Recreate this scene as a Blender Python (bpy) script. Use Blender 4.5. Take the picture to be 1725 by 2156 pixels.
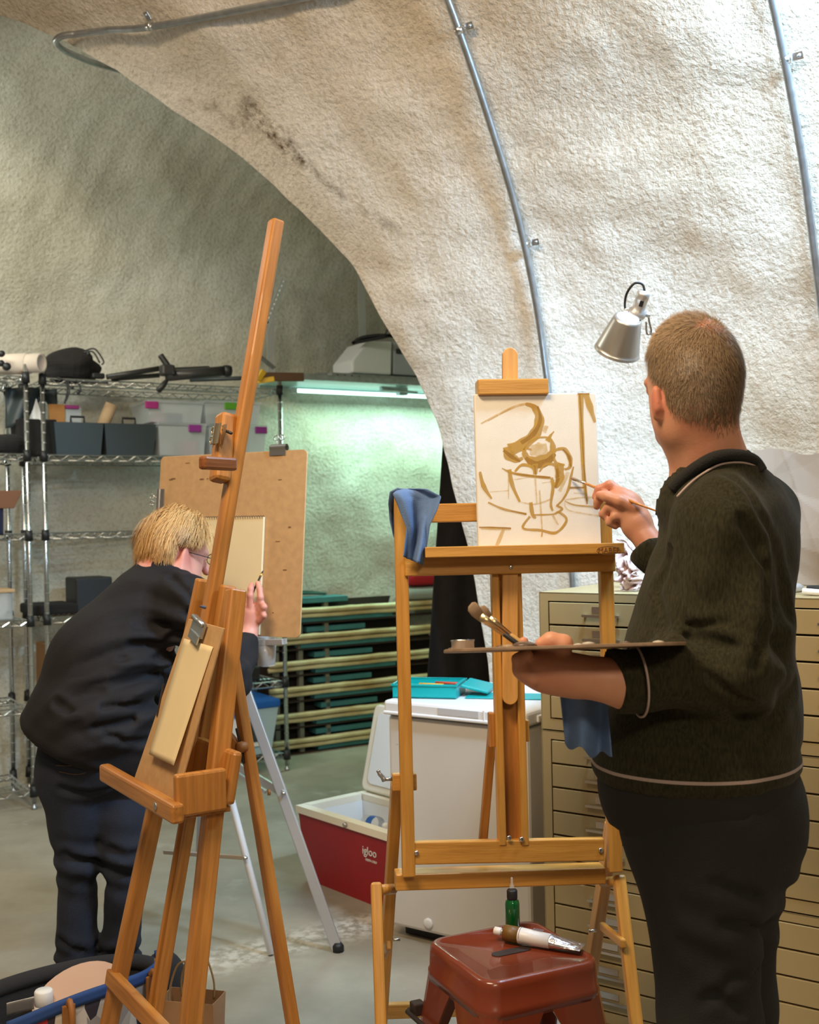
import bpy, bmesh, math, random
import numpy as np
from mathutils import Matrix, Vector

for o in list(bpy.data.objects):
    bpy.data.objects.remove(o, do_unlink=True)
scene = bpy.context.scene
COL = scene.collection
random.seed(7)
RNG = np.random.default_rng(11)

# ------------------------------------------------------------------ camera
FPX, CAMH, ROLL = 2400.0, 1.45, 0.02          # focal length in px of a 1725 px wide frame, eye height, roll
cam_d = bpy.data.cameras.new('camera')
cam_d.sensor_fit = 'HORIZONTAL'
cam_d.sensor_width = 36.0
cam_d.lens = FPX / 1725.0 * 36.0
cam_d.shift_y = 14.0 / 1725.0
cam_d.clip_start = 0.05
cam_d.dof.use_dof = True
cam_d.dof.focus_distance = 2.65
cam_d.dof.aperture_fstop = 7.0
cam = bpy.data.objects.new('camera', cam_d)
COL.objects.link(cam)
cam.matrix_world = Matrix.Translation((0, 0, CAMH)) @ Matrix.Rotation(math.radians(90), 4, 'X') @ Matrix.Rotation(-math.atan(ROLL), 4, 'Z')
scene.camera = cam

# ------------------------------------------------------------------ world, lights, exposure
world = bpy.data.worlds.new('world'); scene.world = world
world.use_nodes = True
world.node_tree.nodes['Background'].inputs[0].default_value = (1.0, 0.80, 0.58, 1)
world.node_tree.nodes['Background'].inputs[1].default_value = 0.16
scene.view_settings.view_transform = 'Standard'
scene.view_settings.look = 'None'
scene.view_settings.exposure = 0.0
scene.view_settings.gamma = 1.0
scene.view_settings.use_curve_mapping = False

def area(name, loc, target, size, size_y, power, color, spread=180):
    l = bpy.data.lights.new(name, 'AREA'); l.shape = 'RECTANGLE'
    l.size = size; l.size_y = size_y; l.spread = math.radians(spread); l.energy = power; l.color = color
    o = bpy.data.objects.new(name, l); COL.objects.link(o)
    dv = (Vector(target) - Vector(loc)).normalized()
    o.matrix_world = Matrix.Translation(loc) @ dv.to_track_quat('-Z', 'Y').to_matrix().to_4x4()
    return o

WARM = (1.0, 0.77, 0.51); COOL = (0.48, 0.74, 1.0); GREEN = (0.55, 1.0, 0.80)
area('ceiling_light_warm', (-0.9, 1.3, 3.55), (-0.3, 2.4, 0.6), 1.3, 0.4, 96, WARM)
area('ceiling_light_entry', (0.7, -1.4, 3.2), (0.5, 2.2, 1.0), 1.2, 0.4, 42, (1.0, 0.80, 0.56))
area('ceiling_light_cool', (1.45, 2.66, 3.0), (1.0, 3.65, 2.15), 1.0, 0.12, 74, COOL, 130)
area('alcove_fill_light', (-2.3, 4.6, 3.1), (-1.4, 6.2, 1.3), 1.2, 0.2, 36, (0.95, 0.97, 0.84))  # added overhead fill that brightens the alcove, no fixture there
area('shelf_tube_light', (0.11, 7.47, 2.22), (0.16, 7.40, 0.6), 1.7, 0.05, 25, GREEN)

# ------------------------------------------------------------------ pixel + distance -> point of the room
def P(x, y, D):
    N = math.hypot(1, ROLL); dx = x - 862.5; dy = y - 1092.0
    return Vector(((dx - ROLL * dy) / N / FPX * D, D, CAMH - (ROLL * dx + dy) / N / FPX * D))
def PF(x, y, z=0.0):
    r = P(x, y, 1.0); D = (z - CAMH) / (r.z - CAMH)
    return P(x, y, D)

# ------------------------------------------------------------------ materials
MATS = {}
def mat(name, col, rough=0.6, metal=0.0, var=0.0, vscale=12.0, bump=0.0, bscale=60.0, spec=0.5, alpha=None, trans=0.0, emit=None, stretch=None, col2=None, coat=0.0):
    if name in MATS: return MATS[name]
    m = bpy.data.materials.new(name); m.use_nodes = True
    nt = m.node_tree; b = nt.nodes['Principled BSDF']
    b.inputs['Base Color'].default_value = (*col, 1)
    b.inputs['Roughness'].default_value = rough
    b.inputs['Metallic'].default_value = metal
    b.inputs['Specular IOR Level'].default_value = spec
    b.inputs['Coat Weight'].default_value = coat
    if trans: b.inputs['Transmission Weight'].default_value = trans; b.inputs['IOR'].default_value = 1.3
    if alpha is not None: b.inputs['Alpha'].default_value = alpha
    if emit: b.inputs['Emission Color'].default_value = (*emit[0], 1); b.inputs['Emission Strength'].default_value = emit[1]
    if var or bump:
        tc = nt.nodes.new('ShaderNodeTexCoord'); mp = nt.nodes.new('ShaderNodeMapping')
        nt.links.new(tc.outputs['Object'], mp.inputs[0])
        if stretch: mp.inputs['Scale'].default_value = stretch
    if var:
        n = nt.nodes.new('ShaderNodeTexNoise'); n.inputs['Scale'].default_value = vscale; n.inputs['Detail'].default_value = 5
        nt.links.new(mp.outputs[0], n.inputs['Vector'])
        r = nt.nodes.new('ShaderNodeValToRGB')
        r.color_ramp.elements[0].position = 0.3; r.color_ramp.elements[1].position = 0.7
        c2 = col2 if col2 else tuple(c * (1 - var) for c in col)
        r.color_ramp.elements[0].color = (*c2, 1); r.color_ramp.elements[1].color = (*(min(1, c * (1 + var * .35)) for c in col), 1)
        nt.links.new(n.outputs[0], r.inputs[0]); nt.links.new(r.outputs[0], b.inputs['Base Color'])
    if bump:
        n2 = nt.nodes.new('ShaderNodeTexNoise'); n2.inputs['Scale'].default_value = bscale; n2.inputs['Detail'].default_value = 4
        nt.links.new(mp.outputs[0], n2.inputs['Vector'])
        bp = nt.nodes.new('ShaderNodeBump'); bp.inputs['Strength'].default_value = bump; bp.inputs['Distance'].default_value = 0.01
        nt.links.new(n2.outputs[0], bp.inputs['Height']); nt.links.new(bp.outputs[0], b.inputs['Normal'])
    MATS[name] = m
    return m

def wood(name, col, dark, rough=0.38):
    return mat(name, col, rough, var=0.3, vscale=9.0, bump=0.08, bscale=30.0, stretch=(9, 9, 0.6), col2=dark, coat=0.15)

M_BEECH = wood('varnished_beech', (0.57, 0.285, 0.058), (0.45, 0.205, 0.034))
M_BEECH_OLD = wood('aged_beech', (0.46, 0.195, 0.042), (0.33, 0.125, 0.022))
M_HARDBOARD = mat('hardboard', (0.52, 0.31, 0.14), 0.55, var=0.12, vscale=40, bump=0.03, bscale=300)
M_CANVAS = mat('primed_canvas', (0.80, 0.755, 0.68), 0.8, var=0.03, vscale=30, bump=0.12, bscale=700)
M_PAPER = mat('cream_paper', (0.74, 0.60, 0.36), 0.85, var=0.03)
M_STEEL = mat('bright_steel', (0.62, 0.62, 0.62), 0.28, 1.0)
M_GALV = mat('galvanised_steel', (0.50, 0.53, 0.56), 0.38, 0.95, var=0.2, vscale=30)
M_CHROME = mat('chrome_wire', (0.62, 0.65, 0.66), 0.22, 1.0)
M_ALU = mat('brushed_aluminium', (0.66, 0.67, 0.69), 0.42, 0.75)
M_WHITE_TUBE = mat('white_enamel', (0.80, 0.80, 0.82), 0.4)
M_BLACK = mat('black_plastic', (0.012, 0.012, 0.013), 0.5)
M_BLACKCLOTH = mat('black_cloth', (0.013, 0.011, 0.011), 0.95, var=0.3, vscale=30, bump=0.2, bscale=400)
M_SLATE = mat('slate_plastic', (0.03, 0.042, 0.046), 0.45)
M_CLEAR = mat('clear_plastic', (0.70, 0.76, 0.80), 0.35, alpha=0.36, spec=0.6)
M_GLASSY = mat('clear_acetate', (0.85, 0.88, 0.9), 0.15, alpha=0.28, spec=0.7)
M_PURPLE = mat('purple_plastic', (0.25, 0.03, 0.25), 0.4)
M_FILE = mat('beige_enamel', (0.37, 0.28, 0.135), 0.45, var=0.06, vscale=5)
M_FILEGAP = mat('file_shadow_gap', (0.05, 0.04, 0.02), 0.8)
M_FREEZER = mat('freezer_white', (0.66, 0.63, 0.60), 0.42, var=0.05, vscale=4)
M_LIDWHITE = mat('lid_white', (0.80, 0.80, 0.82), 0.35)
M_RED = mat('cooler_red', (0.33, 0.006, 0.012), 0.42, var=0.08, vscale=6)
M_CREAM = mat('cooler_cream', (0.80, 0.73, 0.60), 0.45)
M_TEAL = mat('teal_plastic', (0.0, 0.35, 0.36), 0.4)
M_TEALBOARD = mat('teal_paint', (0.05, 0.22, 0.235), 0.7, var=0.25, vscale=6)
M_BAMBOO = mat('bamboo', (0.66, 0.62, 0.38), 0.45, var=0.45, vscale=5.0, col2=(0.44, 0.31, 0.13))
M_KRAFT = mat('kraft_paper', (0.46, 0.27, 0.145), 0.8, var=0.08, vscale=8)
M_DRAPE = mat('packing_paper', (0.25, 0.185, 0.135), 0.75, var=0.06, vscale=5)
M_RAG = mat('blue_rag', (0.125, 0.215, 0.42), 0.95, var=0.15, vscale=30, bump=0.3, bscale=500)
M_STOOL = mat('rust_enamel', (0.19, 0.036, 0.015), 0.24, var=0.12, vscale=7, coat=0.4)
M_STOOLDARK = mat('dark_rubber', (0.03, 0.018, 0.014), 0.6)
M_GREENB = mat('green_bottle', (0.0, 0.09, 0.02), 0.15, coat=0.5)
M_TUBE = mat('tube_white', (0.72, 0.68, 0.66), 0.4)
M_FOIL = mat('tube_foil', (0.75, 0.75, 0.77), 0.22, 0.9, bump=0.6, bscale=60)
M_BROWNB = mat('brown_band', (0.16, 0.075, 0.012), 0.5)
M_BLUELID = mat('blue_lid', (0.01, 0.11, 0.44), 0.4)
M_CARD = mat('cardboard', (0.30, 0.15, 0.06), 0.85)
M_ORANGE = mat('orange_card', (0.52, 0.24, 0.06), 0.7)
M_YELLOW = mat('yellow_plastic', (0.62, 0.38, 0.02), 0.5)
M_TEALSHELF = mat('glass_shelf', (0.50, 0.75, 0.70), 0.3)
M_GREY = mat('grey_plastic', (0.42, 0.44, 0.47), 0.45)
M_WHITE = mat('white_plastic', (0.78, 0.78, 0.78), 0.45)
M_LEATHER = mat('tan_leather', (0.33, 0.13, 0.03), 0.55, var=0.2, vscale=20)
M_NAVYTRIM = mat('blue_trim', (0.018, 0.06, 0.22), 0.8)
M_CHARCOAL = mat('charcoal_felt', (0.018, 0.017, 0.019), 0.95, bump=0.3, bscale=300)
def skin(name, col, col2, flush):
    m = mat(name, col, 0.5, var=0.16, vscale=14, col2=col2, bump=0.05, bscale=250); nt = m.node_tree; b = nt.nodes['Principled BSDF']
    src = b.inputs['Base Color'].links[0].from_socket; at = nt.nodes.new('ShaderNodeAttribute'); at.attribute_name = 'flush'
    x = nt.nodes.new('ShaderNodeMix'); x.data_type = 'RGBA'; nt.links.new(at.outputs['Fac'], x.inputs[0]); nt.links.new(src, x.inputs[6]); x.inputs[7].default_value = (*flush, 1)
    nt.links.new(x.outputs[2], b.inputs['Base Color'])
    b.inputs['Subsurface Weight'].default_value = 0.12; b.inputs['Subsurface Radius'].default_value = (.012, .005, .003); b.inputs['Subsurface Scale'].default_value = 1.0
    return m
M_SKIN = skin('skin', (0.60, 0.30, 0.185), (0.54, 0.225, 0.135), (.56, .16, .10))
M_SKINL = skin('fair_skin', (0.64, 0.31, 0.235), (0.57, 0.22, 0.165), (.60, .17, .13))
M_TROUSER = mat('black_trousers', (0.012, 0.0125, 0.0125), 0.9, var=0.3, vscale=8, bump=0.25, bscale=350)
M_JEANS = mat('dark_denim', (0.012, 0.017, 0.034), 0.9, var=0.45, vscale=7, bump=0.35, bscale=500)
M_JACKET = mat('black_jacket', (0.0125, 0.0115, 0.014), 0.82, spec=.3, var=0.2, vscale=12, bump=0.12, bscale=250)
M_SHOE = mat('shoe_leather', (0.02, 0.017, 0.015), 0.5)
M_STITCH = mat('pale_stitch', (0.40, 0.31, 0.28), 0.9)

# ------------------------------------------------------------------ object helpers
def tag(o, label, cat, group=None, kind=None):
    o['label'] = label
    if cat: o['category'] = cat
    if group: o['group'] = group
    if kind: o['kind'] = kind
    return o

ORIGIN = {}
def thing(name, label, cat, loc=(0, 0, 0), group=None):
    o = bpy.data.objects.new(name, None); COL.objects.link(o)
    o.location = Vector(loc); o.empty_display_size = 0.05
    ORIGIN[o.name] = Matrix.Translation(Vector(loc))
    return tag(o, label, cat, group)

def link(name, me, m, parent=None, M=None, smooth=False):
    o = bpy.data.objects.new(name, me); COL.objects.link(o)
    if m is not None and len(me.materials) == 0: me.materials.append(m)
    if smooth and len(me.polygons):
        me.polygons.foreach_set('use_smooth', np.ones(len(me.polygons), dtype=bool))
    Mw = M if M is not None else Matrix.Identity(4)
    ORIGIN[o.name] = Mw
    if parent is not None:
        o.parent = parent
        o.matrix_parent_inverse = ORIGIN[parent.name].inverted()
    o.matrix_basis = Mw
    return o

def mesh(name, verts, faces, m, parent=None, M=None, smooth=False):
    me = bpy.data.meshes.new(name)
    me.from_pydata([tuple(v) for v in verts], [], [tuple(f) for f in faces])
    me.update()
    return link(name, me, m, parent, M, smooth)

def basis(x, y, z, loc):
    return Matrix(((x[0], y[0], z[0], loc[0]), (x[1], y[1], z[1], loc[1]), (x[2], y[2], z[2], loc[2]), (0, 0, 0, 1)))

BOXC = {}
def box_mesh(sx, sy, sz, bev=0.0):
    key = (round(sx, 5), round(sy, 5), round(sz, 5), round(bev, 5))
    bm = bmesh.new()
    bmesh.ops.create_cube(bm, size=1.0)
    for v in bm.verts: v.co = Vector((v.co.x * sx, v.co.y * sy, v.co.z * sz))
    if bev > 0:
        bmesh.ops.bevel(bm, geom=list(bm.edges), offset=min(bev, .45 * min(sx, sy, sz)), segments=2, affect='EDGES', profile=0.5)
    me = bpy.data.meshes.new('box'); bm.to_mesh(me); bm.free()
    return me

def box(name, c, size, m, parent=None, bev=0.002, axes=None):
    """axis box centred on c; axes = (x, y, z) unit vectors"""
    M = basis(*(axes or ((1, 0, 0), (0, 1, 0), (0, 0, 1))), c)
    return link(name, box_mesh(*size, bev), m, parent, M)

def beam(name, p, q, w, t, m, parent=None, side=(1, 0, 0), bev=0.003, mesh_fn=None):
    p, q = Vector(p), Vector(q); z = (q - p); L = z.length; z.normalize()
    x = Vector(side); x = (x - z * x.dot(z)).normalized(); y = z.cross(x)
    return link(name, box_mesh(w, t, L, bev), m, parent, basis(x, y, z, (p + q) / 2))

def sweep(pts, rad, seg=8, caps=True):
    pts = [Vector(p) for p in pts]; n = len(pts)
    rad = [rad] * n if not hasattr(rad, '__len__') else rad
    V, F = [], []
    t0 = (pts[1] - pts[0]).normalized()
    ref = Vector((0, 0, 1)) if abs(t0.z) < .9 else Vector((1, 0, 0))
    nx = (ref - t0 * ref.dot(t0)).normalized()
    for i in range(n):
        t = (pts[min(i + 1, n - 1)] - pts[max(i - 1, 0)]).normalized()
        nx = (nx - t * nx.dot(t)).normalized(); ny = t.cross(nx)
        for j in range(seg):
            a = 2 * math.pi * j / seg
            V.append(pts[i] + (nx * math.cos(a) + ny * math.sin(a)) * rad[i])
    for i in range(n - 1):
        for j in range(seg):
            k = (j + 1) % seg
            F.append((i * seg + j, i * seg + k, (i + 1) * seg + k, (i + 1) * seg + j))
    if caps:
        F.append(tuple(range(seg - 1, -1, -1))); F.append(tuple((n - 1) * seg + j for j in range(seg)))
    return V, F
def tube(name, pts, rad, m, parent=None, seg=8, smooth=True):
    V, F = sweep(pts, rad, seg)
    return mesh(name, V, F, m, parent, None, smooth)

class MB:
    def __init__(s): s.V = []; s.F = []
    def add(s, V, F):
        o = len(s.V); s.V += [tuple(v) for v in V]; s.F += [tuple(i + o for i in f) for f in F]; return s
    def rod(s, p, q, r, seg=4): return s.add(*sweep([p, q], r, seg))
    def sweep(s, pts, r, seg=5): return s.add(*sweep(pts, r, seg))
    def box(s, c, size, axes=((1, 0, 0), (0, 1, 0), (0, 0, 1))):
        c = Vector(c); a, b, d = [Vector(v) for v in axes]; V = []
        for i in (-.5, .5):
            for j in (-.5, .5):
                for k in (-.5, .5): V.append(c + a * size[0] * i + b * size[1] * j + d * size[2] * k)
        return s.add(V, [(0, 1, 3, 2), (4, 6, 7, 5), (0, 4, 5, 1), (2, 3, 7, 6), (0, 2, 6, 4), (1, 5, 7, 3)])
    def build(s, name, m, parent=None, smooth=False): return mesh(name, s.V, s.F, m, parent, None, smooth)

def bez(p0, p1, p2, n=10):
    p0, p1, p2 = Vector(p0), Vector(p1), Vector(p2)
    return [p0 * (1 - t) ** 2 + p1 * 2 * t * (1 - t) + p2 * t * t for t in [i / n for i in range(n + 1)]]
def spline(pts, n=6):
    pts = [Vector(p) for p in pts]; out = []
    for i in range(len(pts) - 1):
        a = pts[max(i - 1, 0)]; b = pts[i]; c = pts[i + 1]; d = pts[min(i + 2, len(pts) - 1)]
        for k in range(n):
            t = k / n
            out.append(0.5 * ((2 * b) + (c - a) * t + (2 * a - 5 * b + 4 * c - d) * t * t + (3 * b - a - 3 * c + d) * t ** 3))
    out.append(pts[-1]); return out

def lathe(name, prof, c, m, parent=None, axes=((1, 0, 0), (0, 1, 0), (0, 0, 1)), seg=24, smooth=True, caps=True):
    c = Vector(c); a, b, d = [Vector(v) for v in axes]; V, F = [], []
    for r, z in prof:
        for j in range(seg):
            t = 2 * math.pi * j / seg
            V.append(c + a * r * math.cos(t) + b * r * math.sin(t) + d * z)
    for i in range(len(prof) - 1):
        for j in range(seg):
            k = (j + 1) % seg
            F.append((i * seg + j, i * seg + k, (i + 1) * seg + k, (i + 1) * seg + j))
    if caps: F.append(tuple(range(seg - 1, -1, -1))); F.append(tuple((len(prof) - 1) * seg + j for j in range(seg)))
    return mesh(name, V, F, m, parent, None, smooth)

def prism(name, outline, axes, c, thick, m, parent=None, bev=0.0):
    """outline: 2D points in (x, y) of axes, extruded by thick along z axis (centred)"""
    bm = bmesh.new(); vs = [bm.verts.new((p[0], p[1], -thick / 2)) for p in outline]
    f = bm.faces.new(vs); r = bmesh.ops.extrude_face_region(bm, geom=[f])
    for v in [e for e in r['geom'] if isinstance(e, bmesh.types.BMVert)]: v.co.z += thick
    bmesh.ops.recalc_face_normals(bm, faces=bm.faces)
    if bev: bmesh.ops.bevel(bm, geom=list(bm.edges), offset=bev, segments=2, affect='EDGES', profile=0.5)
    me = bpy.data.meshes.new(name); bm.to_mesh(me); bm.free()
    return link(name, me, m, parent, basis(*axes, c))

def rrect(w, h, r, n=5):
    out = []
    for cx, cy, a0 in ((w / 2 - r, h / 2 - r, 0), (-w / 2 + r, h / 2 - r, 90), (-w / 2 + r, -h / 2 + r, 180), (w / 2 - r, -h / 2 + r, 270)):
        for i in range(n + 1):
            a = math.radians(a0 + 90 * i / n); out.append((cx + r * math.cos(a), cy + r * math.sin(a)))
    return out

def sheet(name, fn, nu, nv, m, parent=None, thick=0.0, smooth=True):
    """grid surface fn(u, v) -> point, optional thickness"""
    pts = np.array([[tuple(fn(i / nu, j / nv)) for i in range(nu + 1)] for j in range(nv + 1)])
    V = [tuple(p) for p in pts.reshape(-1, 3)]; W_ = nu + 1; F = []
    for j in range(nv):
        for i in range(nu):
            F.append((j * W_ + i, j * W_ + i + 1, (j + 1) * W_ + i + 1, (j + 1) * W_ + i))
    if thick:
        du = np.gradient(pts, axis=1); dv = np.gradient(pts, axis=0)
        nn = np.cross(du, dv); nn /= np.linalg.norm(nn, axis=2, keepdims=True) + 1e-12
        off = len(V); V += [tuple(p) for p in (pts - nn * thick).reshape(-1, 3)]
        F += [tuple(i + off for i in f[::-1]) for f in F]
        ring = [i for i in range(W_)] + [j * W_ + nu for j in range(1, nv + 1)] + [nv * W_ + i for i in range(nu - 1, -1, -1)] + [j * W_ for j in range(nv - 1, 0, -1)]
        for a, b in zip(ring, ring[1:] + ring[:1]): F.append((b, a, a + off, b + off))
    return mesh(name, V, F, m, parent, None, smooth)

def text(name, body, size, axes, c, m, parent=None, depth=0.0006):
    cu = bpy.data.curves.new(name, 'FONT'); cu.body = body; cu.size = size; cu.extrude = depth
    cu.align_x = 'CENTER'; cu.align_y = 'CENTER'; cu.resolution_u = 3
    o = bpy.data.objects.new('tmp', cu); COL.objects.link(o)
    me = bpy.data.meshes.new_from_object(o.evaluated_get(bpy.context.evaluated_depsgraph_get()))
    bpy.data.objects.remove(o, do_unlink=True)
    return link(name, me, m, parent, basis(*axes, c))

def sines(seed, n, kmin, kmax):
    r = np.random.default_rng(seed); D = r.normal(size=(n, 3)); D /= np.linalg.norm(D, axis=1, keepdims=True)
    K = D * r.uniform(kmin, kmax, (n, 1)); ph = r.uniform(0, 6.28, n)
    def f(X, Y, Z):
        s = 0
        for (a, b, c), p in zip(K, ph): s = s + np.sin(a * X + b * Y + c * Z + p)
        return s / math.sqrt(n)
    return f

# ------------------------------------------------------------------ the room: two sprayed-concrete vaults
DV = Vector((-0.8202, 0.5721, 0)); NV = Vector((-0.5721, -0.8202, 0)); WV = Vector((0.8643, 4.0531, 0))
RV, Z0 = 3.2, 1.0
def vault_u(z): return 0.0 if z <= Z0 else RV - math.sqrt(max(RV * RV - (z - Z0) ** 2, 0))
def vault_pt(t, u=None, z=None): return WV + DV * t + NV * u + Vector((0, 0, z))
def prof_at(s):
    """arc length s up the wall -> (u, z)"""
    if s <= Z0: return 0.0, s
    a = (s - Z0) / RV
    return RV * (1 - math.cos(a)), Z0 + RV * math.sin(a)
def s_of_z(z): return z if z <= Z0 else Z0 + RV * math.asin(min(1, (z - Z0) / RV))
EDGE = [(-.05, .70), (.4, .69), (.8, .70), (1.15, .735), (1.39, .76), (1.617, .785), (1.84, .805), (2.008, .855), (2.211, .94), (2.443, 1.055), (2.645, 1.22), (2.831, 1.395), (3.02, 1.60), (3.189, 1.775), (3.312, 1.95), (3.374, 2.06), (3.424, 2.16), (3.6, 2.55), (3.8, 3.1), (4.0, 3.9), (4.2, 5.2)]
ES = np.array([s_of_z(z) for z, t in EDGE]); ET = np.array([t for z, t in EDGE])
def edge_t(s): return float(np.interp(s, ES, ET))
lump1 = sines(3, 14, 1.5, 5); lump2 = sines(4, 20, 8, 18); lump3 = sines(5, 24, 30, 60)

def concrete(name, base, dirt, attr=True):
    m = bpy.data.materials.new(name); m.use_nodes = True; nt = m.node_tree; b = nt.nodes['Principled BSDF']
    b.inputs['Roughness'].default_value = 0.92; b.inputs['Specular IOR Level'].default_value = 0.2
    tc = nt.nodes.new('ShaderNodeTexCoord')
    def noise(scale, detail=4, rough=.55):
        n = nt.nodes.new('ShaderNodeTexNoise'); n.inputs['Scale'].default_value = scale; n.inputs['Detail'].default_value = detail
        n.inputs['Roughness'].default_value = rough; nt.links.new(tc.outputs['Object'], n.inputs['Vector']); return n
    def ramp(src, a, b2, c0, c1):
        r = nt.nodes.new('ShaderNodeValToRGB'); r.color_ramp.elements[0].position = a; r.color_ramp.elements[1].position = b2
        r.color_ramp.elements[0].color = (*c0, 1); r.color_ramp.elements[1].color = (*c1, 1); nt.links.new(src, r.inputs[0]); return r
    def mix(fac, a, bcol, mode='MIX'):
        x = nt.nodes.new('ShaderNodeMix'); x.data_type = 'RGBA'; x.blend_type = mode
        if isinstance(fac, float): x.inputs[0].default_value = fac
        else: nt.links.new(fac, x.inputs[0])
        nt.links.new(a, x.inputs[6])
        if isinstance(bcol, tuple): x.inputs[7].default_value = (*bcol, 1)
        else: nt.links.new(bcol, x.inputs[7])
        return x.outputs[2]
    n1 = noise(1.1, 6); r1 = ramp(n1.outputs[0], .38, .68, dirt, base)
    n2 = noise(55, 4); r2 = ramp(n2.outputs[0], .30, .52, (0.62, .58, .5), (1, 1, 1))
    c = mix(0.55, r1.outputs[0], r2.outputs[0], 'MULTIPLY')
    if attr:
        at = nt.nodes.new('ShaderNodeAttribute'); at.attribute_name = 'stain'
        n3 = noise(18, 5, .7); r3 = ramp(n3.outputs[0], .40, .60, (0, 0, 0), (1, 1, 1))
        mm = nt.nodes.new('ShaderNodeMath'); mm.operation = 'MULTIPLY'
        nt.links.new(at.outputs['Fac'], mm.inputs[0]); nt.links.new(r3.outputs[0], mm.inputs[1])
        c = mix(mm.outputs[0], c, (0.12, 0.085, 0.05))
    nt.links.new(c, b.inputs['Base Color'])
    v = nt.nodes.new('ShaderNodeTexNoise'); v.inputs['Scale'].default_value = 52; v.inputs['Detail'].default_value = 5; v.inputs['Roughness'].default_value = .62; v.inputs['Distortion'].default_value = .15
    nt.links.new(tc.outputs['Object'], v.inputs['Vector'])
    bp = nt.nodes.new('ShaderNodeBump'); bp.inputs['Strength'].default_value = 0.7; bp.inputs['Distance'].default_value = 0.016
    nt.links.new(v.outputs[0], bp.inputs['Height']); nt.links.new(bp.outputs[0], b.inputs['Normal'])
    return m
M_VAULT = concrete('sprayed_concrete', (0.73, 0.69, 0.63), (0.60, 0.525, 0.43))
M_ALCOVE = concrete('sprayed_concrete_alcove', (0.66, 0.66, 0.60), (0.50, 0.47, 0.38))

def relief(pts, nrm, k=1.0):
    X, Y, Z = pts[..., 0], pts[..., 1], pts[..., 2]
    h = 0.028 * lump1(X, Y, Z) + 0.010 * lump2(X, Y, Z) + 0.0026 * lump3(X, Y, Z)
    return pts + nrm * (h * k)[..., None]

def build_vault():
    ns, nt_ = 230, 300
    S = np.linspace(-.03, Z0 + RV * math.pi / 2, ns); a = np.clip((S - Z0) / RV, 0, None)
    U = RV * (1 - np.cos(a)); Zz = np.where(S < Z0, S, Z0 + RV * np.sin(a))
    w = np.linspace(0, 1, nt_)
    te = np.interp(S, ES, ET); T = te[:, None] + (-5.0 - te[:, None]) * (w[None, :] ** 1.6)
    RL = 0.13
    # rounded lip: last stretch bends into the wall depth
    pts = np.array(WV)[None, None] + np.array(DV) * T[..., None] + np.array(NV) * U[:, None, None] + np.array([0, 0, 1.]) * Zz[:, None, None]
    nr = np.zeros_like(pts); nr[..., :] = (np.array(NV)[None] * np.cos(a)[:, None] + np.array([0, 0, -1.]) * np.sin(a)[:, None])[:, None, :]
    pts = relief(pts, nr)
    # lip + reveal running back into the alcove (hidden side of the arch)
    E = pts[:, 0, :]; A = pts[:, 6, :] - E; A /= np.linalg.norm(A, axis=1, keepdims=True)
    back = np.zeros_like(E); back[:, 0] = .42; back[:, 1] = .907
    back[:, 2] = np.clip((E[:, 2] - 1.6) / 4.37, 0, None) * 1.35        # the passage vault rises behind the arch
    lip = []
    for k in range(1, 9):
        t = k / 8; lip.append(E * 1.0 + back * RL * t * t - A * 0.012 * math.sin(math.pi * min(1, t * 1.0) * .5))
    for dd in (0.3, 0.7, 1.3, 2.0, 3.2, 4.4): lip.append(E + back * dd - A * 0.012)
    lip = np.stack(lip[::-1], axis=1)
    full = np.concatenate([lip, pts], axis=1)
    n2 = full.shape[1]
    V = full.reshape(-1, 3)
    idx = np.arange(ns * n2).reshape(ns, n2)
    F = np.stack([idx[:-1, :-1], idx[:-1, 1:], idx[1:, 1:], idx[1:, :-1]], -1).reshape(-1, 4)
    o = mesh('wall_right', V.tolist(), F.tolist(), M_VAULT, None, None, True)
    # stain streaks along the arch
    st = np.zeros(len(V), np.float32)
    def streak(p, q, wd, amt):
        p, q = np.array(p), np.array(q); ba = q - p; t = np.clip(((V - p) @ ba) / (ba @ ba), 0, 1)
        dd = np.linalg.norm(V - p - t[:, None] * ba, axis=1)
        np.maximum(st, amt * np.clip(1.6 - dd / wd * 1.2, 0, 1), out=st)
    ray = V - np.array([0, 0, CAMH]); ray /= np.linalg.norm(ray, axis=1, keepdims=True)
    def seat(x, y):                                   # wall point seen at that place
        r = np.array(P(x, y, 1.0)) - np.array([0, 0, CAMH]); return V[np.argmax(ray @ (r / np.linalg.norm(r)))]
    for a_, b_, wd, am in [((455, 215), (520, 240), .02, .7), ((520, 240), (600, 300), .03, 1.0), ((545, 265), (640, 340), .02, 1.0), ((380, 205), (455, 225), .018, .6), ((265, 130), (285, 138), .015, .8), ((640, 345), (720, 420), .012, .7), ((760, 440), (830, 480), .015, .45), ((520, 212), (545, 235), .016, .8), ((300, 150), (400, 215), .01, .4), ((470, 245), (520, 270), .018, .5)]:
        streak(seat(*a_), seat(*b_), wd * 1.5, am)
    at = o.data.attributes.new('stain', 'FLOAT', 'POINT'); at.data.foreach_set('value', st)
    tag(o, 'rough sprayed concrete vault wall curving overhead to the arch', 'wall', kind='structure')
    return o
build_vault()

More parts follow.
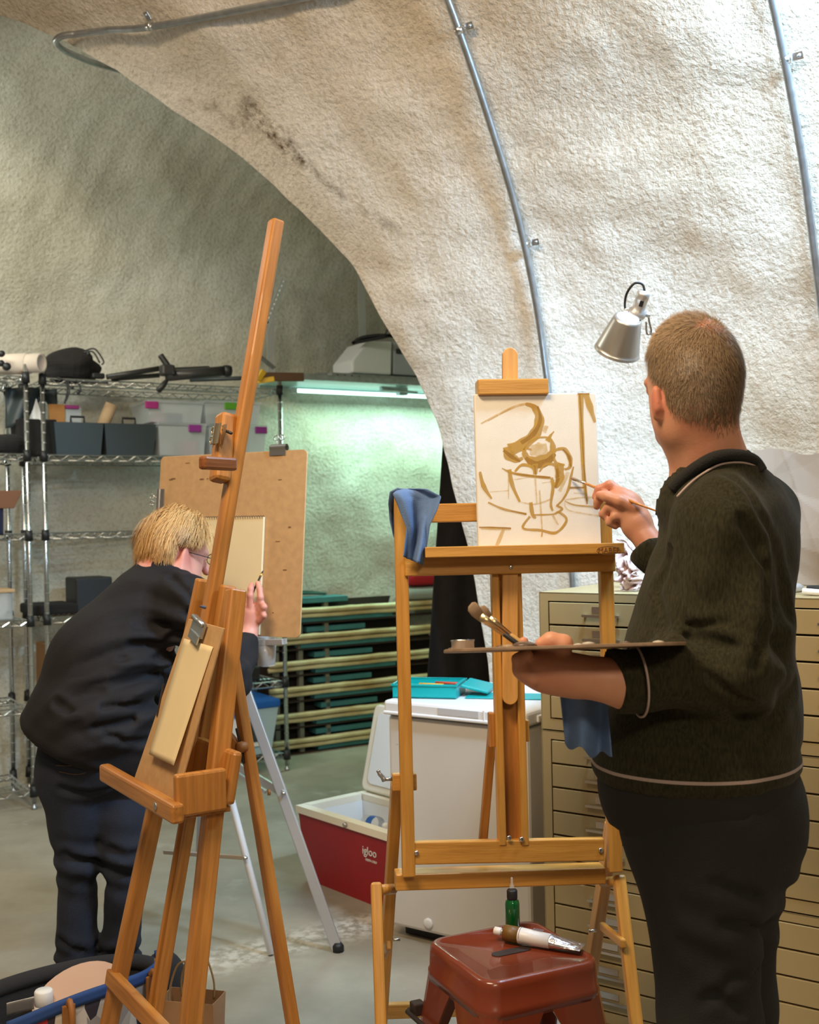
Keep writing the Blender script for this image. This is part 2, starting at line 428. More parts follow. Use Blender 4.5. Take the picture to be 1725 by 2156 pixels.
# alcove vault behind the shelves
EA = Vector((0.851, 0.525, 0)); MA = Vector((0.525, -0.851, 0)); BA = Vector((-2.18, 6.39, 0))
def build_alcove():
    R2, z0 = 2.6, 1.9; ns, nl = 200, 260
    S = np.linspace(-.03, z0 + R2 * math.pi / 2 * 1.35, ns); a = np.clip((S - z0) / R2, 0, None)
    U = R2 * (1 - np.cos(a)); Zz = np.where(S < z0, S, z0 + R2 * np.sin(a)); L = np.linspace(-3.2, 6.5, nl)
    pts = np.array(BA)[None, None] + np.array(EA) * L[None, :, None] + np.array(MA) * U[:, None, None] + np.array([0, 0, 1.]) * Zz[:, None, None]
    nr = (np.array(MA)[None] * np.cos(a)[:, None] + np.array([0, 0, -1.]) * np.sin(a)[:, None])[:, None, :] + np.zeros_like(pts)
    pts = relief(pts, nr, 1.5); V = pts.reshape(-1, 3)
    idx = np.arange(ns * nl).reshape(ns, nl)
    F = np.stack([idx[:-1, :-1], idx[:-1, 1:], idx[1:, 1:], idx[1:, :-1]], -1).reshape(-1, 4)
    o = mesh('wall_back', V.tolist(), F.tolist(), M_ALCOVE, None, None, True)
    st = np.zeros(len(V), np.float32)
    at = o.data.attributes.new('stain', 'FLOAT', 'POINT'); at.data.foreach_set('value', st)
    tag(o, 'rough sprayed concrete alcove wall behind the wire shelving', 'wall', kind='structure')
build_alcove()

def build_floor():
    m = bpy.data.materials.new('polished_concrete'); m.use_nodes = True; nt = m.node_tree; b = nt.nodes['Principled BSDF']
    b.inputs['Roughness'].default_value = 0.5; b.inputs['Specular IOR Level'].default_value = 0.35
    tc = nt.nodes.new('ShaderNodeTexCoord')
    def nz(scale, det, a, b2, c0, c1, st=None):
        n = nt.nodes.new('ShaderNodeTexNoise'); n.inputs['Scale'].default_value = scale; n.inputs['Detail'].default_value = det; n.inputs['Roughness'].default_value = .6
        if st:
            mp = nt.nodes.new('ShaderNodeMapping'); mp.inputs['Scale'].default_value = st; nt.links.new(tc.outputs['Object'], mp.inputs[0]); nt.links.new(mp.outputs[0], n.inputs['Vector'])
        else: nt.links.new(tc.outputs['Object'], n.inputs['Vector'])
        r = nt.nodes.new('ShaderNodeValToRGB'); r.color_ramp.elements[0].position = a; r.color_ramp.elements[1].position = b2
        r.color_ramp.elements[0].color = (*c0, 1); r.color_ramp.elements[1].color = (*c1, 1); nt.links.new(n.outputs[0], r.inputs[0]); return r.outputs[0]
    def mix(fac, a, c, mode):
        x = nt.nodes.new('ShaderNodeMix'); x.data_type = 'RGBA'; x.blend_type = mode
        if isinstance(fac, float): x.inputs[0].default_value = fac
        else: nt.links.new(fac, x.inputs[0])
        nt.links.new(a, x.inputs[6])
        if isinstance(c, tuple): x.inputs[7].default_value = (*c, 1)
        else: nt.links.new(c, x.inputs[7])
        return x.outputs[2]
    c = nz(1.3, 6, .35, .7, (.27, .235, .18), (.42, .375, .30))
    c = mix(0.5, c, nz(6, 6, .3, .7, (.7, .7, .68), (1, 1, 1)), 'MULTIPLY')
    c = mix(nz(2.2, 5, .62, .70, (0, 0, 0), (.5, .5, .5)), c, (.52, .49, .44), 'MIX')
    at = nt.nodes.new('ShaderNodeAttribute'); at.attribute_name = 'wear'
    mm = nt.nodes.new('ShaderNodeMath'); mm.operation = 'MULTIPLY'; nt.links.new(at.outputs['Fac'], mm.inputs[0]); nt.links.new(nz(25, 6, .42, .58, (0, 0, 0), (1, 1, 1)), mm.inputs[1])
    c = mix(mm.outputs[0], c, (.62, .58, .52), 'MIX')
    nt.links.new(c, b.inputs['Base Color'])
    bp = nt.nodes.new('ShaderNodeBump'); bp.inputs['Strength'].default_value = .05; n = nt.nodes.new('ShaderNodeTexNoise'); n.inputs['Scale'].default_value = 30
    nt.links.new(tc.outputs['Object'], n.inputs['Vector']); nt.links.new(n.outputs[0], bp.inputs['Height']); nt.links.new(bp.outputs[0], b.inputs['Normal'])
    nx, ny = 200, 240; X = np.linspace(-5.5, 6, nx); Y = np.linspace(-4, 11, ny); GX, GY = np.meshgrid(X, Y)
    V = np.stack([GX, GY, np.zeros_like(GX)], -1).reshape(-1, 3); idx = np.arange(nx * ny).reshape(ny, nx)
    F = np.stack([idx[:-1, :-1], idx[:-1, 1:], idx[1:, 1:], idx[1:, :-1]], -1).reshape(-1, 4)
    o = mesh('floor', V.tolist(), F.tolist(), m)
    p, q = np.array(PF(440, 2025)), np.array(PF(800, 1940)); ba = q - p; t = np.clip(((V - p) @ ba) / (ba @ ba), 0, 1)
    dd = np.linalg.norm(V - p - t[:, None] * ba, axis=1); w = np.clip(1.5 - dd / .09, 0, 1) * .8
    at = o.data.attributes.new('wear', 'FLOAT', 'POINT'); at.data.foreach_set('value', w.astype(np.float32))
    tag(o, 'stained bare concrete floor with pale worn seam', 'floor', kind='structure')
build_floor()

# conduits on the vault
def wall_near(t, s, off):
    u, z = prof_at(s); a = max(0, (s - Z0) / RV); n = NV * math.cos(a) + Vector((0, 0, -1)) * math.sin(a)
    p = WV + DV * t + NV * u + Vector((0, 0, z)); q = np.array([[p.x, p.y, p.z]])
    hgt = float((0.028 * lump1(q[:, 0], q[:, 1], q[:, 2]) + 0.010 * lump2(q[:, 0], q[:, 1], q[:, 2]))[0])
    return p + n * (hgt + off), n
def conduit(ts, label, straps, tail=None):
    pts = [wall_near(t, s, 0.034)[0] for t, s in ts]; pts = [p for p in spline(pts, 4)]
    if tail: pts = pts + tail
    root = thing('electrical_conduit', label, 'conduit', pts[0], 'steel conduits on the vault')
    tube('pipe', pts, 0.0125, M_GALV, root, 10)
    for t, s, sgn in straps:
        p, n = wall_near(t, s, 0.034); ax = (wall_near(t, s + .02, .034)[0] - p).normalized() if sgn != 'h' else DV.copy(); sd = ax.cross(n).normalized()
        st = lathe('strap', [(.0145, -.011), (.0158, -.011), (.0158, .011), (.0145, .011)], p, M_STEEL, root, (sd, n, ax), 14)
        k = -1 if sgn == 'l' else 1
        box('strap_tab', p + sd * .032 * k - n * .014, (.03, .022, .003), M_STEEL, st, .001, (sd, ax, n))
        lathe('screw', [(.006, 0), (.006, .005), (.003, .007)], p + sd * .036 * k - n * .013, M_GALV, st, (sd, ax, n), 8)
    return root
def sz(z): return s_of_z(z)
conduit([(.303, sz(z)) for z in (0.05, .6, 1.2, 1.6, 1.9, 2.2, 2.5, 2.8, 3.05, 3.3)], 'steel conduit pipe climbing the vault behind the easel canvas', [(.303, sz(3.02), 'r'), (.303, sz(2.40), 'r'), (.303, sz(1.5), 'r')])
conduit([(-.655, sz(z)) for z in (1.245, 1.4, 1.6, 1.9, 2.2, 2.5, 2.8, 3.05, 3.3, 3.5)], 'steel conduit pipe rising at the right edge of the vault', [(-.655, sz(2.745), 'r'), (-.655, sz(2.1), 'r')])
_e = wall_near(1.80, sz(3.31), .034)[0]
conduit([(.35, sz(3.25)), (.5, sz(3.222)), (.68, sz(3.195)), (1.075, sz(3.228)), (1.469, sz(3.266)), (1.66, sz(3.293))], 'steel conduit running along the ceiling and hooking round the arch edge', [(1.469, sz(3.268), 'h')],
        tail=spline([P(160, 72, 4.26), P(130, 76, 4.27), P(118, 88, 4.30), P(132, 104, 4.38), P(165, 120, 4.48), P(208, 136, 4.60), P(262, 150, 4.85)], 6))
# ================================================================== flat files
UP = Vector((0, 0, 1)); CD = -DV
C0 = Vector((0.378, 3.357, 0))
def flat_file(z0, z1, label, nd=5):
    W_, Dp = 1.09, 0.80
    root = thing('flat_file_cabinet', label, 'cabinet', C0 + UP * z0, 'stacked flat file cabinets')
    ax = (CD, -NV, UP); H = z1 - z0
    def at(s, dpt, z): return C0 + CD * s - NV * dpt + UP * (z0 + z)
    body = MB()
    body.box(at(W_ / 2, Dp / 2 + .012, H / 2), (W_ - .004, Dp - .024, H - .004), ax)
    o = body.build('carcass', M_FILEGAP, root)
    fr = MB(); e = .003
    fr.box(at(.014, .012, H / 2), (.028, .024, H - e), ax); fr.box(at(W_ - .014, .012, H / 2), (.028, .024, H - e), ax)
    fr.box(at(W_ / 2, .012, H - .014), (W_ - .056, .024, .028 - e), ax); fr.box(at(W_ / 2, .012, .017), (W_ - .056, .024, .034 - e), ax)
    fr.box(at(W_ / 2, Dp / 2, H - .0035), (W_, Dp, .004), ax); fr.box(at(.0, Dp / 2, H / 2), (.003, Dp, H - e), ax); fr.box(at(W_, Dp / 2, H / 2), (.003, Dp, H - e), ax)
    fr.build('frame', M_FILE, root)
    ph = (H - .028 - .034) / nd
    for k in range(nd):
        zc = .034 + ph * (k + .5)
        dr = link('drawer', box_mesh(W_ - .064, .03, ph - .0055, .0015), M_FILE, root, basis(*ax, at(W_ / 2, .0135, zc)))
        for s in (.20, .86):
            hb = MB(); hb.box(at(s, -.012, zc - .004), (.115, .006, .007), ax)
            for q in (-.05, .05): hb.box(at(s + q, -.006, zc - .004), (.006, .014, .006), ax)
            hb.box(at(s - .0, -.003, zc + .013), (.06, .002, .018), ax)
            hb.build('handle', M_STEEL, dr)
    return root
flat_file(0.0, .414, 'beige steel flat file unit at the bottom of the stack, on the floor')
flat_file(.414, .823, 'beige steel flat file unit in the middle of the stack')
flat_file(.823, 1.228, 'beige steel flat file unit on top, under the crumpled brown paper')
CTOP = 1.229

# things on top of the flat files
def drape():
    root = thing('brown_paper_sheet', 'crumpled brown paper sheet propped up on the flat files behind the painter', 'paper', C0 + CD * .78 - NV * .4 + UP * CTOP)
    a, b = P(1560, 1240, 3.42), P(1800, 1240, 3.25); a.z = b.z = CTOP + .002
    rr = random.Random(12); cr = [(rr.uniform(0, 6.28), rr.uniform(2.5, 9), rr.uniform(0, 6.28), rr.uniform(.010, .034)) for _ in range(11)]
    def fn(u, v):
        p = a.lerp(b, u); x, y = u * 1.0, v * 1.35; k = 0
        for th, fr, ph, am in cr:
            w = (x * math.cos(th) + y * math.sin(th)) * fr + ph; k += am * (abs((w / 3.1416) % 2 - 1) - .5)
        z = CTOP + .002 + v * (.40 + .012 * math.sin(u * 9)); q = p - NV * (.05 + .07 * v)
        return Vector((q.x, q.y, z)) + NV * k * min(1, .3 + v * 2)
    sheet('sheet', fn, 72, 60, M_DRAPE, root, .0012, smooth=False)
drape()
def table_bits():
    p = P(1700, 1226, 3.05); p.z = CTOP + .012
    r = thing('palette_knife', 'palette knife lying on the flat files by the brown paper', 'knife', p)
    tube('handle', [p + CD * .0, p + CD * .06, p + CD * .12], [.009, .012, .008], M_BLACK, r, 8)
    box('blade', p - CD * .06 + UP * -.004, (.12, .018, .0015), M_STEEL, r, 0, (CD, NV, UP))
    tag(tube('marker_pen', [P(1690, 1222, 3.0) * 1.0, P(1740, 1226, 2.97)], .009, M_WHITE), 'white marker pen lying at the cabinet edge', 'pen')
    bpy.data.objects['marker_pen'].location.z += CTOP + .009 - (P(1690, 1222, 3.0).z)
    # white paper and pinkish cloth behind the easel
    base = P(1350, 1245, 3.45); base.z = CTOP
    f1 = sines(31, 8, 10, 30)
    def fn(u, v):
        q = P(1318 + 85 * u, 1240, 3.42); q.z = CTOP + .002 + v * (.185 + .05 * u)
        return q + NV * (.02 * float(f1(u, v * 1.5, .1)) - .03 * v)
    o = sheet('paper_sheet', fn, 24, 24, M_WHITE, None, .001, smooth=False); tag(o, 'bent white paper sheet standing behind the brush hand', 'paper')
    f2 = sines(32, 8, 12, 40)
    mp = mat('pink_cloth', (0.60, 0.44, 0.42), .9)
    def fn2(u, v):
        q = P(1300 + 42 * u + 8 * v, 1240, 3.30); q.z = CTOP + .002 + (1 - v) * .15 * (.7 + .3 * math.sin(u * 5))
        return q + NV * (.03 * float(f2(u, v * 2, .5)))
    o = sheet('cloth', fn2, 20, 24, mp, None, .0015); tag(o, 'small crumpled pinkish cloth beside the easel ledge', 'cloth')
table_bits()

def desk_lamp():
    top = P(1312, 652, 3.02); axis = Vector((.20, -.58, .79)).normalized(); fwd = Vector((0, -1, 0))
    ex = axis.cross(fwd).normalized(); ey = axis.cross(ex).normalized(); A = (ex, ey, axis)
    base = C0 + CD * .60 - NV * .22 + UP * CTOP
    root = thing('desk_lamp', 'silver spun-aluminium desk lamp with conical shade beside the painter', 'lamp', base)
    c = P(1311, 705, 3.02)
    M_SH = mat('lamp_shade', (0.55, 0.54, 0.52), .36, .85)
    def a(p, k): return p + axis * k
    prof = [(.0625, -.050), (.0615, -.0505), (.058, -.035), (.0385, .043), (.036, .050), (.030, .0505), (.030, .049), (.0350, .047), (.0370, .042), (.0565, -.035), (.0625, -.050)]
    lathe('shade', prof, c, M_SH, root, A, 36, caps=False)
    lathe('diffuser_cap', [(.0005, .0515), (.016, .0515), (.030, .0495), (.030, .046), (.0005, .046)], c, mat('lamp_diffuser', (.9, .9, .9), .4, emit=((.9, .95, 1.0), 2.2)), root, A, 24)
    bk = (Vector((0, 1, 0)) - axis * axis.y).normalized(); n0 = a(c, .05) + ex * .010 + bk * .020
    sock = lathe('socket', [(.021, 0), (.0235, .004), (.0235, .018), (.018, .022), (.0165, .05), (.0175, .052), (.0175, .068), (.013, .075), (.0005, .0755)], n0 + ex * .012, M_ALU, root, A, 20)
    box('switch', n0 + ex * .012 + axis * .045 - ey * .0165, (.010, .004, .016), M_BLACK, sock, .001, A)
    kn = n0 + ex * .012 + axis * .012
    for s in (-1, 1): lathe('joint_knob', [(.006, 0), (.006, .009), (.004, .012)], kn + ex * .0235 * s, M_ALU, sock, (axis, ey, ex * s), 10)
    t0 = n0 + ex * .012 + axis * .075
    tube('cord', spline([t0, t0 + UP * .016 + ex * -.006, t0 + UP * .012 - ex * .028, t0 - axis * .02 - ex * .042, t0 - axis * .055 - ex * .036, t0 - axis * .066 - ex * .026], 6), .0032, M_BLACK, root, 8)
    e0 = kn + ex * .03
    tube('bracket', spline([e0, e0 + ex * .008 - axis * .018, e0 + ex * .022 - axis * .045, e0 + ex * .012 - axis * .052, e0 - axis * .02], 5), .0028, M_STEEL, root, 6)
    elbow = P(1440, 760, 3.16)
    tube('upper_arm', [e0 + ex * .022 - axis * .045, elbow], .007, M_ALU, root)
    tube('lower_arm', [elbow, base + UP * .03], .008, M_ALU, root)
    lathe('elbow_joint', [(.014, -.014), (.014, .014)], elbow, M_ALU, root, ((1, 0, 0), (0, 0, 1), (0, 1, 0)), 14)
    lathe('base', [(.10, 0), (.10, .012), (.09, .018), (.012, .024), (.012, .04)], base, M_ALU, root, seg=28)
    bc = a(c, .012)
    lathe('bulb', [(.0005, -.026), (.014, -.020), (.019, -.005), (.013, .014), (.010, .028)], bc, mat('bulb', (1, 1, 1), .4, emit=((.92, .96, 1.0), 12)), root, A, 14)
    l = bpy.data.lights.new('desk_lamp_light', 'SPOT'); l.energy = 45; l.color = COOL; l.spot_size = math.radians(140); l.spot_blend = .6; l.shadow_soft_size = .04
    o = bpy.data.objects.new('desk_lamp_light', l); COL.objects.link(o)
    o.matrix_world = Matrix.Translation(a(c, -.04)) @ (-axis).to_track_quat('-Z', 'Y').to_matrix().to_4x4()
desk_lamp()

# ================================================================== chest freezer
def freezer():
    F0 = Vector((-0.089, 3.959, 0)); Wd, Dp = .553, .52; ax = (CD, -NV, UP)
    root = thing('chest_freezer', 'white chest freezer standing beside the flat files', 'freezer', F0)
    def at(s, dp, z): return F0 + CD * s - NV * dp + UP * z
    box('cabinet', at(Wd / 2, Dp / 2, .405), (Wd, Dp, .73), M_FREEZER, root, .012, ax)
    box('plinth', at(Wd / 2, Dp / 2 + .02, .022), (Wd - .04, Dp - .06, .043), M_BLACK, root, .003, ax)
    box('lid_seal', at(Wd / 2, Dp / 2, .773), (Wd - .012, Dp - .012, .008), mat('seal', (.25, .25, .26), .7), root, 0, ax)
    lid = box('lid', at(Wd / 2, Dp / 2 - .006, .800), (Wd + .012, Dp + .02, .048), M_LIDWHITE, root, .010, ax)
    box('lid_rim', at(Wd / 2, -.014, .7815), (Wd + .014, .012, .012), M_LIDWHITE, lid, .004, ax)
    for s in (.40,): box('lid_groove', at(s, -.0165, .803), (.006, .004, .034), M_LIDWHITE, lid, .001, ax)
    box('grip_recess', at(.30, -.0162, .803), (.16, .003, .024), mat('grip', (.55, .55, .58), .5), lid, .001, ax)
    hs = box('hinge_latch', at(Wd + .008, .10, .795), (.010, .10, .022), M_LIDWHITE, lid, .003, ax)
    box('latch_slot', at(Wd + .0135, .10, .790), (.002, .07, .010), M_SLATE, hs, 0, ax)
    lathe('drain_cap', [(.018, 0), (.018, .006), (.012, .009), (.0005, .009)], at(.155, 0, .075), M_WHITE, root, (CD, UP, NV), 18)
    text('brand_mark', '- IZ', .022, (CD, UP, NV), at(.052, -.0006, .675), M_GREY, root)
    # teal stationery box, lid and sheet on top
    zt = .8265
    b = PF(905, 1462, zt); g = Vector((.97, -.24, 0)).normalized(); gb = Vector((.24, .97, 0)); A = (g, gb, UP)
    r = thing('pencil_box', 'open teal plastic pencil box on the freezer lid', 'box', b)
    w, d, h, t = .225, .17, .048, .004
    m = MB(); m.box(b + UP * t / 2, (w, d, t), A)
    for s in (-1, 1): m.box(b + g * s * (w / 2 - t / 2) + UP * h / 2, (t, d, h), A); m.box(b + gb * s * (d / 2 - t / 2) + UP * h / 2, (w - 2 * t, t, h), A)
    for s in (-1, 1): m.box(b + g * s * (w / 2) + UP * (h - .003), (.008, d + .012, .006), A); m.box(b + gb * s * (d / 2) + UP * (h - .003), (w + .012, .008, .006), A)
    m.build('tray', M_TEAL, r)
    l0 = b + g * (w / 2 + .055) + gb * .05
    tilt = (g * .97 - UP * .22).normalized()
    box('hinged_lid', l0 + UP * .026, (.10, d, .012), M_TEAL, r, .004, (tilt, gb, tilt.cross(gb)))
    for k, (c, mm, off) in enumerate([('pencil', M_YELLOW, -.02), ('crayon', mat('red_wax', (.45, .05, .02), .5), .02)]):
        p0 = b + gb * (off - .01) + UP * .040
        o = tube(c, [p0 - g * .03 + g * k * .05, p0 + g * .06 + g * k * .05 - gb * .015], .0055, mm, None, 6)
        tag(o, ('yellow pencil' if k == 0 else 'short red crayon') + ' lying in the open teal box', c)
    sh = PF(1075, 1466, zt); sh.z = zt + .001
    o = box('teal_folder', sh, (.30, .12, .003), M_TEAL, None, .001, A); tag(o, 'flat teal folder lying behind the easel mast on the freezer', 'folder')
freezer()

# ================================================================== cooler
def cooler():
    c0 = Vector((-.473, 4.61, 0)); a = Vector((.648, -.762, 0)).normalized(); b = Vector((a.y * -1, a.x, 0)); A = (a, b, UP)
    W_, D_, H = .585, .335, .275
    root = thing('ice_cooler', 'red ice cooler with its white lid hinged open beside the freezer', 'cooler', c0)
    def at(s, q, z): return c0 + a * s + b * q + UP * z
    t = .035
    bm = MB()
    # tapered red shell
    V = []
    for z, e in ((0.0, .022), (H, 0.0)):
        V += [at(e, e, z), at(W_ - e, e, z), at(W_ - e, D_ - e, z), at(e, D_ - e, z)]
    V += [at(t, t, H), at(W_ - t, t, H), at(W_ - t, D_ - t, H), at(t, D_ - t, H)]
    V += [at(t, t, .05), at(W_ - t, t, .05), at(W_ - t, D_ - t, .05), at(t, D_ - t, .05)]
    mesh('shell', V[:8], [(0, 3, 2, 1), (0, 1, 5, 4), (1, 2, 6, 5), (2, 3, 7, 6), (3, 0, 4, 7)], M_RED, root)
    mesh('liner', V[8:], [(0, 1, 5, 4), (1, 2, 6, 5), (2, 3, 7, 6), (3, 0, 4, 7), (4, 5, 6, 7)], M_WHITE, root)
    r = MB(); e = .006
    r.box(at(W_ / 2, t / 2 - e, H + .012), (W_ + 2 * e, t + e, .028), A); r.box(at(W_ / 2, D_ - t / 2 + e, H + .012), (W_ + 2 * e, t + e, .028), A)
    r.box(at(t / 2 - e, D_ / 2, H + .012), (t + e, D_ - 2 * t, .028), A); r.box(at(W_ - t / 2 + e, D_ / 2, H + .012), (t + e, D_ - 2 * t, .028), A)
    rim = r.build('rim', M_CREAM, root)
    lathe('latch_stud', [(.010, 0), (.010, .008), (.006, .012), (.0005, .012)], at(.33, -.010, H + .012), M_STEEL, root, (a, UP, -b), 12)
    # lid, tilted past vertical on the back edge
    lu = (UP * .97 + b * .24).normalized(); ln = a.cross(lu)
    hc = at(W_ / 2, D_ + .01, H + .026) + lu * .185
    lid = prism('lid', rrect(W_ + .01, .36, .03), (a, lu, ln), hc, .05, M_CREAM, root, .008)
    prism('lid_liner', rrect(W_ - .07, .30, .03), (a, lu, ln), hc + ln * .026, .008, M_WHITE, lid, .002)
    text('lettering', 'igloo', .044, (a, UP, -b), at(.455, .0035, .205), M_WHITE, root)
    text('small_lettering', 'KEEPS COLD', .012, (a, UP, -b), at(.462, .0062, .172), M_WHITE, root)
    # contents
    f = sines(41, 10, 20, 60)
    def fn(u, v):
        th = 2 * math.pi * u; ph = math.pi * v
        d = Vector((math.cos(th) * math.sin(ph), math.sin(th) * math.sin(ph), math.cos(ph)))
        k = 1 + .25 * float(f(d.x * .12, d.y * .12, d.z * .12))
        return at(.48, .17, .20) + a * d.x * .13 * k + b * d.y * .10 * k + UP * d.z * .085 * k
    o = sheet('ice_bag', fn, 24, 14, M_GLASSY, None, smooth=False); tag(o, 'clear crumpled plastic ice bag inside the red cooler', 'bag')
    r2 = thing('water_bottle', 'clear water bottle with blue label lying in the red cooler', 'bottle', at(.28, .17, .22))
    q0, q1 = at(.20, .19, .235), at(.36, .16, .255); ax = (q1 - q0).normalized(); sx = ax.cross(UP).normalized(); sy = sx.cross(ax)
    lathe('bottle_body', [(.001, 0), (.028, .004), (.030, .05), (.030, .11), (.012, .15), (.012, .165)], q0, M_GLASSY, r2, (sx, sy, ax), 14)
    lathe('label_band', [(.0305, .05), (.0305, .10)], q0, M_BLUELID, r2, (sx, sy, ax), 14, caps=False)
    lathe('cap', [(.013, .158), (.013, .178), (.0005, .178)], q0, M_WHITE, r2, (sx, sy, ax), 12)
cooler()

# ================================================================== wire shelving
ZS = (2.22, 1.82, 1.41, .97, .52, .10)
def wire_unit(c0, length, label, left=False):
    root = thing('wire_shelving_unit', label, 'shelving', c0, 'chrome wire shelving units')
    dp = .46
    def at(s, q, z): return c0 + EA * s - MA * q + UP * z
    for s in (0, length):
        for q in (0, dp):
            o = tube('post', [at(s, q, 0.03), at(s, q, 2.28)], .0127, M_CHROME, root, 10)
            m = MB()
            for k in range(1, 42): m.add(*sweep([at(s, q, .06 + k * .052), at(s, q, .06 + k * .052 + .004)], .0136, 8))
            m.build('post_grooves', M_STEEL, o)['kind'] = 'stuff'
            lathe('levelling_foot', [(.016, 0), (.016, .012), (.008, .02), (.008, .035)], at(s, q, 0), M_GALV, o, seg=10)
            for z in ZS: lathe('collar', [(.0135, -.035), (.022, -.035), (.019, .02), (.0135, .02)], at(s, q, z), M_BLACK, o, seg=10)
    for z in ZS:
        m = MB(); r = .0032; hgt = .030
        for q in (0.018, dp - .018):
            m.rod(at(0, q, z), at(length, q, z), .0042); m.rod(at(0, q, z - hgt), at(length, q, z - hgt), .0042)
            n = int(length / .045)
            for k in range(n):
                x0 = length * k / n; x1 = length * (k + 1) / n; zz = (z, z - hgt) if k % 2 else (z - hgt, z)
                m.rod(at(x0, q, zz[0]), at(x1, q, zz[1]), r)
        for s in (0.018, length - .018):
            m.rod(at(s, 0, z), at(s, dp, z), .0042); m.rod(at(s, 0, z - hgt), at(s, dp, z - hgt), .0042)
            for k in range(8):
                zz = (z, z - hgt) if k % 2 else (z - hgt, z); m.rod(at(s, dp * k / 8, zz[0]), at(s, dp * (k + 1) / 8, zz[1]), r)
        n = int(length / .028)
        for k in range(1, n): m.rod(at(length * k / n, .018, z + .003), at(length * k / n, dp - .018, z + .003), .0018, 3)
        for q in (.15, .31): m.rod(at(0.01, q, z), at(length - .01, q, z), .003)
        m.build('shelf', M_CHROME, root)
    return root
S1 = Vector((-1.893, 5.921, 0)); SL = 1.354
wire_unit(S1, SL, 'chrome wire shelving unit holding plastic boxes and black caddies')
L0 = Vector((-1.952, 5.838, 0)) - EA * 1.22
wire_unit(L0, 1.22, 'chrome wire shelving unit cut off by the left picture edge')
def RS(x, off, z=0.0):
    """point on the shelving line under picture column x, off metres behind the front"""
    o = S1 - MA * off; k = (x - 862.5 + 4) / FPX; a = (k * o.y - o.x) / (EA.x - EA.y * k)
    return o + EA * a + UP * z
AX = (EA, -MA, UP)
def shelf_items():
    z = ZS[0] + .006
    # black net bag
    c = RS(150, .2, z + .085); f = sines(51, 12, 12, 45)
    r = thing('net_bag', 'bulging black net bag with straps on the top wire shelf', 'bag', RS(150, .2, z))
    def fn(u, v):
        th = 2 * math.pi * u; ph = math.pi * v
        d = Vector((math.cos(th) * math.sin(ph), math.sin(th) * math.sin(ph), math.cos(ph))); k = 1 + .10 * float(f(d.x * .2, d.y * .2, d.z * .2))
        zz = d.z * .098 * k
        return c + EA * d.x * .155 * k + MA * d.y * .13 * k + UP * max(zz, -.085)
    sheet('sack', fn, 30, 18, M_BLACKCLOTH, r, smooth=False)
    for pts in ([(180, 738), (200, 735), (218, 760), (214, 768)], [(176, 742), (196, 741), (210, 764)], [(138, 800), (142, 820), (136, 850)], [(143, 800), (146, 825), (138, 845)], [(160, 800), (168, 812), (170, 826)], [(120, 795), (150, 802), (228, 806)]):
        tube('strap', spline([P(x, y, 5.93) for x, y in pts], 5), .0045, M_BLACK, r, 6)
    for x, y in ((186, 745), (165, 826), (152, 815)): lathe('toggle', [(.001, -.011), (.009, -.008), (.009, .008), (.001, .011)], P(x, y, 5.925), M_BLACK, r, seg=8)
    box('buckle', RS(208, .1, z + .03), (.07, .04, .03), M_BLACK, r, .008, AX)
    # tripods
    M_TR = mat('tripod_grey', (.045, .045, .045), .4, .3)
    r = thing('camera_tripod', 'folded dark grey tripod lying on the top wire shelf', 'tripod', RS(370, .15, z))
    D0 = 6.02
    for k, (p, q, rd) in enumerate([((350, 792), (476, 781), .028), ((352, 782), (440, 778), .020), ((225, 794), (335, 776), .015), ((235, 798), (335, 790), .013)]):
        tube('leg', [P(*p, D0 + k * .05), P(*q, D0 + k * .05 + .15)], rd, M_TR, r, 10)
    tube('pan_handle', spline([P(338, 748, D0), P(352, 768, D0), P(368, 790, D0)], 4), [.016] * 9, M_BLACK, r, 10)
    tube('grip', spline([P(352, 800, D0 - .08), P(343, 812, D0 - .1), P(332, 824, D0 - .1)], 4), [.010, .011, .013, .015, .016, .016, .016, .015, .012], M_BLACK, r, 10)
    box('head_block', P(352, 780, D0), (.075, .06, .06), M_TR, r, .012, AX)
    lathe('foot_pad', [(.03, -.02), (.033, 0), (.03, .02), (.0005, .022)], P(478, 781, D0 + .15), M_BLACK, r, (UP, MA, EA), 12)
    r = thing('bar_clamp', 'brown bar clamp with yellow jaws at the shelf end', 'clamp', RS(590, .12, z))
    tube('bar', [P(400, 800, 6.5), P(548, 795, 6.5)], .012, M_SLATE, r, 6)
    beam('rail', P(545, 793, 6.5), P(640, 794, 6.62), .05, .018, mat('rust_brown', (.10, .05, .025), .6), r, UP, .006)
    beam('fixed_jaw', P(540, 803, 6.44), P(578, 798, 6.46), .03, .02, M_YELLOW, r, UP, .005)
    beam('sliding_jaw', P(543, 800, 6.42), P(556, 780, 6.42), .035, .02, M_YELLOW, r, EA, .005)
    # second shelf
    z = ZS[1] + .006
    def caddy(xa, xb, lab):
        p, q = RS(xa, .05, z), RS(xb, .05, z); w = (q - p).length; c = (p + q) / 2 - MA * .11
        r = thing('tool_caddy', lab, 'caddy', c, 'black caddies on the second shelf')
        V = []
        for zz, e in ((0, .014), (.17, 0), (.17, .006), (.012, .018)):
            for sx, sy in ((-1, -1), (1, -1), (1, 1), (-1, 1)): V.append(c + EA * sx * (w / 2 - e) - MA * sy * (.13 - e) + UP * zz)
        mesh('tub', V, [(0, 3, 2, 1), (12, 13, 14, 15)] + [(k * 4 + i, k * 4 + (i + 1) % 4, k * 4 + 4 + (i + 1) % 4, k * 4 + 4 + i) for k in range(3) for i in range(4)], M_SLATE, r)
        hh = c + MA * .10 + UP * .17
        tube('handle', [hh - EA * .035, hh - EA * .035 + UP * .032, hh + EA * .035 + UP * .032, hh + EA * .035], .007, M_BLACK, r, 6, smooth=False)
